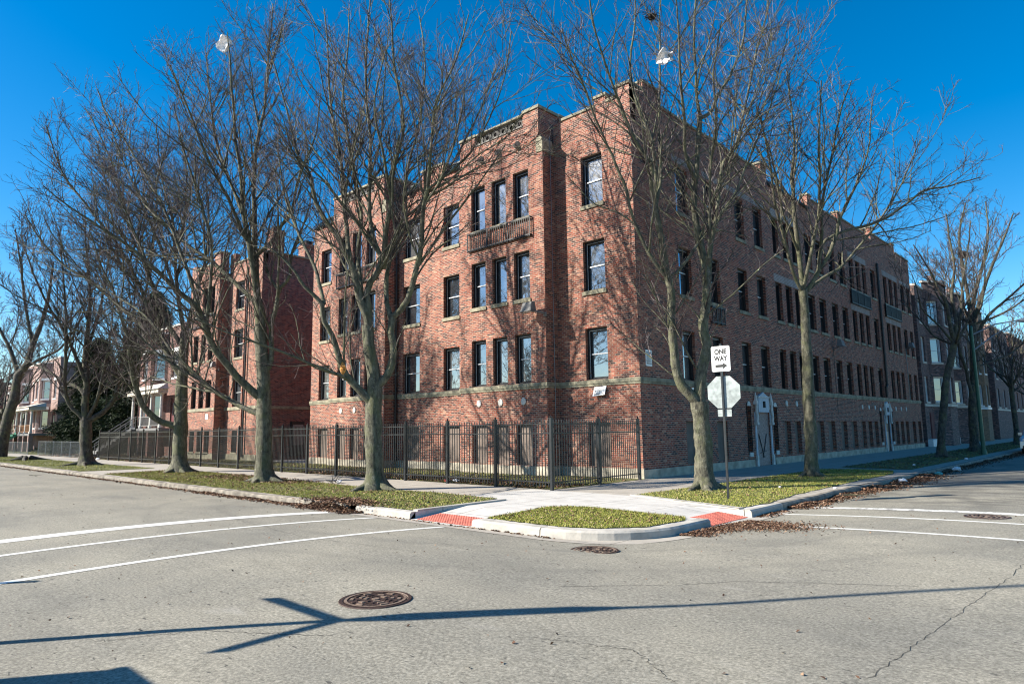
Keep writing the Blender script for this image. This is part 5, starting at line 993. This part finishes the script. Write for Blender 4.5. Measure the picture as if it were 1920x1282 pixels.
tree(TD['t6'],'dark many-limbed bare tree standing by the evergreens on the left parkway',106,mat='bark2',dens=1.1,tw=.009,n2=1.0)
tree(TD['t0'],'leaning bare tree at the far left end of the parkway',107,mat='bark2',dens=1.1,tw=.012,n2=1.0)
# vase-shaped trees whose limbs are not individually traced
def vase(base,h,r,fork,spread,n,seed,lean=(0,0)):
    rg=random.Random(seed); L=[[[0,0,0,r*1.25],[0.02,0,.8,r],[lean[0]*.4,lean[1]*.4,fork*.6,r*.9],[lean[0],lean[1],fork,r*.85]]]
    for i in range(n):
        a_=2*PI*(i+.5*rg.random())/n; s=spread*rg.uniform(.45,1); hh=h*rg.uniform(.8,1.02)*(1-.18*(s/spread)**2); z0=fork*rg.uniform(.82,1.0); k=z0/fork
        c,d=math.cos(a_),math.sin(a_); z0*=rg.uniform(.8,1.0); P=[[lean[0]*k,lean[1]*k,z0,r*.42]]
        for t,w in ((.2,.30),(.45,.20),(.7,.12),(1,.05)):
            q=s*(t**.75); P.append([lean[0]*k+c*q+rg.gauss(0,.15),lean[1]*k+d*q+rg.gauss(0,.15),z0+(hh-z0)*t,r*w])
        L.append(P)
    return dict(base=list(base),limbs=L)
d7=vase((4.44,20.78),12.8,.17,6.3,3.8,5,7,(-.3,1.0)); d7['limbs'][0]=TD['t7']['limbs'][0]; d7['limbs'][1:]+=TD['t7']['limbs'][1:]
d8=vase((4.37,29.98),16.6,.2,8.2,5.2,6,8); d8['limbs'][0]=TD['t8']['limbs'][0]; d8['limbs'][1:]+=TD['t8']['limbs'][1:]
def fixtop(d):
    tx,ty,tz,_=d['limbs'][0][-1]; n=len(d['limbs'])
    return d
for d,k in ((d7,7),(d8,8)):
    tip=d['limbs'][0][-1]
    for L in d['limbs'][1:6 if k==7 else 7]:
        dx,dy,dz=tip[0]-L[0][0],tip[1]-L[0][1],tip[2]-L[0][2]-.3
        for q in L: q[0]+=dx;q[1]+=dy
        for i,q in enumerate(L): q[2]+=dz*(1-i/(len(L)-1))
tree(d7,'bare tree left of the green lamp pole on the right street',108,mat='bark2',dens=.95,tw=.008,rt=1.0,n2=.3,f0=.28)
tree(d8,'big bare tree with bird nest directly beside the green lamp pole',109,mat='bark2',dens=.95,tw=.009,rt=1.1,n2=.3,f0=.28)
far=[((4.5,47),13,.2,5.5,4.5,'farther bare tree beyond the parked car on the right street'),((4.5,62),13,.2,5,4.5,'farthest bare tree down the right street'),((-58,-7.8),13.5,.24,4.0,5.5,'bare tree behind the leaning one on the left parkway'),((-71,-7.5),13,.24,4,5.5,'second bare tree behind the leaning one, farther down the street'),((-88,-7.5),13,.25,4,5.5,'distant bare tree before the far dark rowhouse'),((-52,9),14,.22,4,5,'bare back-yard tree rising behind the red rowhouse'),((-98,12),15,.25,4,7,'distant bare back-yard tree above the rowhouse roofs')]
for i,(bs,h,r,fk,spd,lab) in enumerate(far): tree(vase(bs,h,r,fk,spd,9,20+i),lab,200+i,mat='bark2',dens=.6,tw=.014,rt=2.,sides=7,n2=.3,f0=.25)
M['scar']=plain('fresh_torn_wood',(.62,.27,.06),.8,0,.4,20)
# broken scar, bags, nests
sc_=TD['t2']['limbs'][1][3]; T2H=[o for o in COL.objects if o.get('label','').startswith('large bare street tree')][0]
def blob(m,c,r,seed,sc=(1,1,1),k=9,mi=0):
    rg=random.Random(seed); vs=[];
    for i in range(k+1):
        for j in range(k):
            th=PI*i/k; ph=2*PI*j/k; q=r*(1+rg.uniform(-.28,.28)); vs.append((c[0]+q*sc[0]*math.sin(th)*math.cos(ph),c[1]+q*sc[1]*math.sin(th)*math.sin(ph),c[2]+q*sc[2]*math.cos(th)))
    m.add(vs,[(i*k+j,(i+1)*k+j,(i+1)*k+(j+1)%k,i*k+(j+1)%k) for i in range(k) for j in range(k)],mi)
m=MB(); blob(m,(sc_[0]-4.18+.06,sc_[1]-7.76-.07,sc_[2]+.12),.11,2,(.7,.7,1.5)); m.build('broken_limb_scar','scar',T2H)
def bag(p,r,seed,label,sc=(1,.5,1),mat='plastic',grp=None):
    m=MB(); blob(m,p,r,seed,sc); rg=random.Random(seed)
    for i in range(3): m.add([(p[0]+rg.uniform(-r,r),p[1]+rg.uniform(-r,r)*.4,p[2]+rg.uniform(-r,r)*sc[2]) for _ in range(4)],[(0,1,2,3)])
    return tag(m.build('plastic_bag',mat),label,'plastic bag',grp)
def bag_in_tree(p,seed,label,w,h):
    # crumpled sheet caught on twigs
    rg=random.Random(seed); m=MB(); n=9; R=np.array([.7255,.688,0]); N=np.array([-.688,.7255,0]); vs=[]
    for i in range(n+1):
        for j in range(n+1):
            u=(i/n-.5);v=(j/n-.5); ed=1-.35*abs(2*v)*(1 if u<0 else .3)
            q=np.array(p)+R*w*u*ed+np.array([0,0,1.])*h*v*(1-.4*(2*u)**2)+N*(.12*math.sin(5*u+3*v+seed)+.1*math.cos(7*v-2*u)+rg.uniform(-.04,.04)); vs.append(tuple(q))
    m.add(vs,[(i*(n+1)+j,(i+1)*(n+1)+j,(i+1)*(n+1)+j+1,i*(n+1)+j+1) for i in range(n) for j in range(n)])
    o=m.build('plastic_bag','plastic'); md=o.modifiers.new('s','SOLIDIFY'); md.thickness=.012; return tag(o,label,'plastic bag','white bags caught in the treetops')
bag_in_tree((-11.73,-9.62,16.33),3,'white plastic bag caught high in the crown of the left street trees',.66,.60)
bag_in_tree((3.0,-2.65,12.6),5,'white plastic bag snagged in the forked tree above the roof corner',.50,.50)
def nest(p,r,label):
    m=MB(); rg=random.Random(3); blob(m,p,r*.7,4,(1,1,.7))
    for i in range(60):
        a_=rg.uniform(0,2*PI); e=rg.uniform(-.6,.8); q=[p[0]+r*math.cos(a_),p[1]+r*math.sin(a_),p[2]+r*e]; m.tube([q,(q[0]+rg.gauss(0,r*.6),q[1]+rg.gauss(0,r*.6),q[2]+rg.gauss(0,r*.35))],.008,3)
    return tag(m.build('bird_nest','nest'),label,'bird nest')
nest((2.75,-2.89,13.9),.17,'small dark bird nest at the top of the forked tree'); nest((4.77,30.36,12.3),.42,'ball of twigs nest in the tree by the green lamp pole')
# evergreens
def conifer(x,y,h,r,label,seed,n=5200):
    rng=np.random.default_rng(seed); H=empty('evergreen_tree',(x,y,0),label,'tree','evergreens beside the rowhouses'); m=MB(); m.cyl(x,y,-.1,h*.95,.22,.03,10); m.build('trunk','bark2',H)
    z=h*(.06+.94*rng.random(n)**1.15); rad=r*(1-z/h)**.75*(.35+.65*rng.random(n)**.45)*(1+.22*np.sin(z*3.1+rng.random()*5)); a_=rng.random(n)*2*PI
    tip=np.stack([x+rad*np.cos(a_),y+rad*np.sin(a_),z-.18*rad],1)
    # sprays of small blades hanging from each limb end
    k=9; c=np.repeat(tip,k,0)+rng.normal(size=(n*k,3))*np.array([.22,.22,.13]); d=np.stack([np.cos(np.repeat(a_,k)),np.sin(np.repeat(a_,k)),-.5+.5*rng.random(n*k)],1)+rng.normal(size=(n*k,3))*.5; d=norm(d)
    s=norm(np.cross(d,rng.normal(size=d.shape))); l=.20+.2*rng.random((n*k,1)); w=.035
    V=np.stack([c-s*w,c+s*w,c+d*l+s*w*.3,c+d*l-s*w*.3],1).reshape(-1,3); Q=np.arange(len(V)).reshape(-1,4)
    npmesh('crown',V,Q,'needle',H,(x,y,0))
conifer(-57.5,3.5,15.5,5.0,'tallest dark evergreen against the red rowhouse',1); conifer(-64.5,5,14.0,5.0,'middle dark evergreen of the group',2); conifer(-70,2.2,12.0,4.6,'shorter bushy evergreen next to the pink rowhouse porch',3); conifer(-61.5,.2,8.5,3.3,'low bright-tipped evergreen in front of the taller ones',4,3600)
# ------------------------------------------------------------------ lawns, blades, leaves
def inpoly(px,py,poly):
    c=np.zeros(len(px),bool); n=len(poly)
    for i in range(n):
        x0,y0=poly[i];x1,y1=poly[(i+1)%n]
        if y0==y1: continue
        c^=((y0>py)!=(y1>py))&(px<(x1-x0)*(py-y0)/(y1-y0)+x0)
    return c
LAWN={
 'front':[(.8,-10.3),(.82,-8.6),(.55,-7.45),(-2,-7.3),(-4,-7.55),(-7,-7.35),(-13,-7.0),(-17,-6.9),(-21.5,-6.9),(-21.0,-10.2)],
 'left':[(-24.5,-10.2),(-24.0,-7.1),(-60,-7.0),(-120,-7.0),(-120,-10.2)],
 'island':[(3.0,-10.2),(2.9,-9.2),(2.75,-8.2),(3.0,-7.85),(3.6,-7.62),(5.0,-7.75),(5.9,-7.85),(6.1,-8.2),(6.0,-9.3),(5.5,-9.95),(4.8,-10.22)],
 'side':[(2.78,-4.72),(4.4,-5.25),(6.05,-5.82),(6.12,-4.5),(5.9,-2.5),(5.85,0),(5.75,3.0),(5.8,6.5),(5.4,8.2),(4.0,8.6),(2.95,8.0),(2.9,2.0),(2.85,-2)],
 'side_far':[(3.1,9.6),(5.7,9.2),(5.75,19),(5.6,26),(5.8,60),(3.0,60)],
 'yard':[(.05,-4.8),(.1,-.06),(-3.5,-.06),(-3.5,-.76),(-8.3,-.76),(-8.3,-.06),(-13.6,-.06),(-13.6,-.76),(-18.4,-.76),(-18.4,-.06),(-27.6,-.06),(-32,-.06),(-38,-.8),(-44,-2),(-44,-4.8)],
 'garden':[(-44.2,-4.6),(-44.2,.5),(-75,.5),(-130,-.5),(-130,-4.6)]}
def hz(x,y): return .018+.012*np.sin(x*1.7+y*.9)+.010*np.sin(x*.7-y*2.3)
def cloud(poly,n,rng):
    xs=[p[0] for p in poly]; ys=[p[1] for p in poly]; X=rng.uniform(min(xs),max(xs),n*3);Y=rng.uniform(min(ys),max(ys),n*3); k=inpoly(X,Y,poly); return X[k][:n],Y[k][:n]
for nm,poly in LAWN.items():
    m=MB(); P=[]; n=len(poly)
    for i in range(n):
        (x0,y0),(x1,y1)=poly[i],poly[(i+1)%n]; L=math.hypot(x1-x0,y1-y0); k=max(1,min(60,int(L/.12)))
        for j in range(k): 
            t=j/k; a_=.03 if nm not in('yard','garden') else .0
            P.append((x0+(x1-x0)*t+random.gauss(0,a_),y0+(y1-y0)*t+random.gauss(0,a_)))
    m.add([(x,y,.012) for x,y in P],[tuple(range(len(P)))]); o=m.build('lawn','soil',origin=(0,0,0))
    ar=abs(sum(P[i][0]*P[(i+1)%len(P)][1]-P[(i+1)%len(P)][0]*P[i][1] for i in range(len(P)))/2)
    if ar<0: pass
    tag(o,kind='structure')
def patch(x,y):  # 0..1 bare/lush pattern
    return .5+.25*np.sin(x*1.3+np.sin(y*1.1)*1.5)+.25*np.sin(y*2.1-x*.6+1.0)
def blades(nm,poly,n,h,rng,dry=0,keep=.25):
    X,Y=cloud(poly,n,rng); k=rng.random(len(X))<(keep+(1-keep)*patch(X,Y)); X,Y=X[k],Y[k]; n=len(X)
    a_=rng.random(n)*2*PI; hh=h*(.45+.8*rng.random(n)); w=.0045+.005*rng.random(n); ln=.9*hh*rng.random(n); b_=rng.random(n)*2*PI
    c=np.stack([X,Y,np.full(n,.008)],1); s=np.stack([np.cos(a_),np.sin(a_),0*a_],1)*w[:,None]; tip=c+np.stack([np.cos(b_)*ln,np.sin(b_)*ln,hh],1)
    V=np.stack([c-s,c+s,tip],1).reshape(-1,3); return V
rng=np.random.default_rng(5)
Vs=[blades('f',LAWN['front'],100000,.036,rng),blades('i',LAWN['island'],52000,.038,rng,keep=.5),blades('s',LAWN['side'],60000,.036,rng,keep=.4),blades('y',[(.05,-4.8),(.1,-.8),(-16,-.8),(-16,-4.8)],14000,.06,rng,keep=.1),blades('l',[(-24.5,-10.2),(-24,-7.1),(-60,-7),(-60,-10.2)],26000,.07,rng,keep=.1),blades('sf',LAWN['side_far'],12000,.05,rng,keep=.1),blades('y2',[(-16,-4.8),(-16,-.8),(-38,-1.5),(-38,-4.8)],12000,.08,rng,keep=.1)]
V=np.concatenate(Vs); tag(npmesh('grass',V,np.arange(len(V)).reshape(-1,3),'grass'),'short winter grass on the parkways, corner island and yard','grass',kind='stuff')
def leaves(specs,rng):
    out=[]
    for X,Y,Z,sz in specs:
        n=len(X); c=np.stack([X,Y,Z],1); nr=norm(np.stack([rng.normal(size=n)*.5,rng.normal(size=n)*.5,np.ones(n)],1)); a_=rng.normal(size=(n,3)); u=norm(a_-nr*(a_*nr).sum(-1,keepdims=True)); w=np.cross(nr,u); s=(sz*(.5+rng.random(n)))[:,None]
        cu=(rng.random(n)*.5)[:,None]*s
        out.append(np.stack([c-u*s,c+w*s*.62+nr*cu,c+u*s,c-w*s*.62+nr*cu],1).reshape(-1,3))
    return np.concatenate(out)
def line_leaves(p0,p1,w,n,rng,heap=.02,pile=None):
    t=rng.random(n); o=np.abs(rng.normal(size=n))*w; dx,dy=p1[0]-p0[0],p1[1]-p0[1]; L=math.hypot(dx,dy); nx_,ny_=dy/L,-dx/L
    X=p0[0]+dx*t+nx_*o;Y=p0[1]+dy*t+ny_*o; hh=heap*np.exp(-(o/w)**2)*(.6+.4*np.sin(t*L*2.2)); return X,Y,road_z(X,Y)+.01+hh*rng.random(n),.03
rng=np.random.default_rng(9); S=[]
S.append(line_leaves((-9.5,-10.53),(-2.6,-10.53),.18,2600,rng,.05)); S.append(line_leaves((-2.9,-10.50),(-.7,-10.50),.20,3000,rng,.16))
X_,Y_=rng.normal(-1.9,.65,1500),rng.normal(-10.25,.25,1500); S.append((X_,Y_,.01+.05*rng.random(1500)*np.exp(-((X_+1.9)/.8)**2)+.02,.03))
S.append(line_leaves((-60,-10.53),(-9.5,-10.53),.16,5000,rng,.03))
S.append(line_leaves((-.8,-10.55),(2.9,-10.55),.05,110,rng,.0)); S.append(line_leaves((2.9,-10.53),(5.0,-10.53),.05,90,rng,.0))
q=line_leaves((6.42,-9.0),(6.55,-6.6),.26,3600,rng,.035); S.append((q[0],q[1],q[2],.020)); X_,Y_=rng.normal(7.25,.42,3400),rng.normal(-7.4,.33,3400); S.append((X_,Y_,road_z(X_,Y_)+.010+.012*rng.random(3400),.017))
S.append(line_leaves((6.40,-6.0),(6.40,-4.6),.14,260,rng,.01)); S.append(line_leaves((6.38,-4.2),(6.38,2.0),.24,3400,rng,.08)); S.append(line_leaves((6.38,1.0),(6.38,8.0),.35,5200,rng,.12)); S.append(line_leaves((6.38,8),(6.38,45),.30,7000,rng,.08))
X_,Y_=cloud([(.05,-4.85),(.05,-3.2),(-14,-3.4),(-14,-4.85)],5200,rng); S.append((X_,Y_,.02+.03*rng.random(len(X_)),.034))
X_,Y_=cloud([(.05,-4.2),(.05,-.8),(-27,-.8),(-27,-4.85)],4200,rng); S.append((X_,Y_,.02+.03*rng.random(len(X_)),.034))
X_,Y_=cloud(LAWN['front'],5200,rng); S.append((X_,Y_,.03+.02*rng.random(len(X_)),.024))
X_,Y_=cloud([(-8,-8.4),(-8,-7.1),(-15,-6.8),(-15,-8.8)],1500,rng); S.append((X_,Y_,.03+.02*rng.random(len(X_)),.03))
X_,Y_=cloud(LAWN['side'],1300,rng); S.append((X_,Y_,.03+.02*rng.random(len(X_)),.024)); X_,Y_=cloud(LAWN['island'],900,rng); S.append((X_,Y_,.035+.02*rng.random(len(X_)),.02))
X_,Y_=cloud(LAWN['side_far'],4200,rng); S.append((X_,Y_,.03+.02*rng.random(len(X_)),.03)); X_,Y_=cloud([(-28,-4.9),(-28,-1),(-60,-1),(-60,-4.9)],4500,rng); S.append((X_,Y_,.03+.03*rng.random(len(X_)),.05))
X_,Y_=rng.uniform(-12,11,700),rng.uniform(-18,-4,700); k=((Y_<-10.6)|(X_>6.5)); S.append((X_[k],Y_[k],road_z(X_[k],Y_[k])+.008,.016))
V=leaves(S,rng); tag(npmesh('leaves',V,np.arange(len(V)).reshape(-1,4),'leaf'),'dead brown leaves drifted along kerbs, fence foot and lawns','leaves',kind='stuff')
# litter and debris
def rz_(x,y): return float(road_z(x,y))
L_=[((-7.3,-7.0,.06),.10,'white crumpled bag lying by the fallen branch on the grass','plastic'),((-8.3,-4.6,.07),.10,'white rag inside the fence foot leaves','plastic'),((-4.7,-4.55,.06),.10,'red wrapper among leaves inside the fence','redw'),((-4.3,-4.5,.05),.12,'pale paper scrap next to the red wrapper','plastic'),((6.6,4.4,-.06),.14,'pale blue-white bag in the kerb leaves nearest the lit pavement','plastic'),((6.7,8.8,-.07),.12,'aqua and white wrapper in the shaded gutter','aqua'),((6.75,11.6,-.06),.17,'long torn white bag in the shaded gutter','plastic'),((5.9,18.5,.05),.08,'small white scrap by the lamp pole grass','plastic'),((5.2,12,.05),.06,'tiny white scrap on the shaded parkway grass','plastic'),((4.9,-.9,.04),.04,'small white scrap on the sunlit side lawn','plastic'),((-39,-5.6,.12),.14,'pale sack at the far fence foot','plastic'),((6.1,-.2,.02),.05,'scrap of paper on the broken kerb edge','plastic')]
for i,(p,r,lab,mt) in enumerate(L_): bag(p,r,40+i,lab,(1,.8,.5),mt)
m=MB(); rg=random.Random(4)
for i in range(9):
    a_=rg.uniform(0,2*PI); p=(-7.55+rg.uniform(-.15,.15),-7.05+rg.uniform(-.1,.1),.03); q=(p[0]+.5*math.cos(a_),p[1]+.3*math.sin(a_),.05+rg.uniform(0,.32)); m.tube([p,((p[0]+q[0])/2,(p[1]+q[1])/2,q[2]*.6),q],[.014,.010,.004],5)
tag(m.build('fallen_branch','bark2'),'dark broken branch with twigs lying on the parkway behind the big tree','branch')
for p,a_,lab in (((6.75,-.9,-.12),.3,'stick lying in the sunlit gutter leaves on the right street'),((-23.8,-12.2,-.08),.05,'long thin stick on the far left roadway')):
    m=MB(); m.tube([(p[0]-.5*math.cos(a_),p[1]-.5*math.sin(a_),p[2]+.03),(p[0],p[1]+.04,p[2]+.05),(p[0]+.6*math.cos(a_),p[1]+.6*math.sin(a_),p[2]+.03)],[.02,.016,.008],6); m.tube([(p[0],p[1]+.04,p[2]+.05),(p[0]+.3,p[1]+.3,p[2]+.06)],[.01,.004],5); tag(m.build('fallen_branch','bark2'),lab,'branch')
# ------------------------------------------------------------------ light, sky, camera
EL=math.radians(32.5); sdir=Vector((-SD.x*math.cos(EL),-SD.y*math.cos(EL),math.sin(EL)))
sun=bpy.data.lights.new('sun','SUN'); sun.energy=5.0; sun.angle=math.radians(.5); sun.color=(1,.93,.82)
so=bpy.data.objects.new('sun',sun); COL.objects.link(so); so.rotation_euler=(-sdir).to_track_quat('-Z','Y').to_euler(); so.location=(0,0,40)
w=bpy.data.worlds.new('World'); SC.world=w; w.use_nodes=True; n=w.node_tree; bg=n.nodes['Background']
sk=n.nodes.new('ShaderNodeTexSky'); sk.sky_type='NISHITA'; sk.sun_disc=False; sk.sun_elevation=EL; sk.sun_rotation=math.atan2(sdir.x,sdir.y); sk.air_density=1.0; sk.dust_density=.35; sk.ozone_density=2.5; sk.altitude=200
hs=n.nodes.new('ShaderNodeHueSaturation'); hs.inputs['Saturation'].default_value=1.5; hs.inputs['Hue'].default_value=.498
n.links.new(sk.outputs[0],hs.inputs['Color']); n.links.new(hs.outputs[0],bg.inputs['Color']); bg.inputs['Strength'].default_value=.085
cam=bpy.data.cameras.new('camera'); cam.sensor_width=36; cam.lens=1255/1920*36; cam.clip_end=2000; cam.clip_start=.05
co=bpy.data.objects.new('camera',cam); COL.objects.link(co); SC.camera=co; co.location=(12.45,-19.41,1.68)
from mathutils import Matrix
yaw,pit,rol=map(math.radians,(43.47,7.47,-.77)); Fv=Vector((-math.sin(yaw)*math.cos(pit),math.cos(yaw)*math.cos(pit),math.sin(pit))); Rv=Vector((math.cos(yaw),math.sin(yaw),0)); Uv=Rv.cross(Fv)
R2=Rv*math.cos(rol)+Uv*math.sin(rol); U2=Uv*math.cos(rol)-Rv*math.sin(rol)
co.rotation_euler=Matrix((R2,U2,-Fv)).transposed().to_euler()
SC.view_settings.view_transform='Standard'; SC.view_settings.look='None'; SC.view_settings.exposure=1.15; SC.view_settings.gamma=1; SC.view_settings.use_curve_mapping=False
SC.cycles.max_bounces=6; SC.cycles.transparent_max_bounces=8; SC.cycles.caustics_reflective=False; SC.cycles.caustics_refractive=False
SC.cycles.pixel_filter_type='BLACKMAN_HARRIS'; SC.cycles.filter_width=1.15
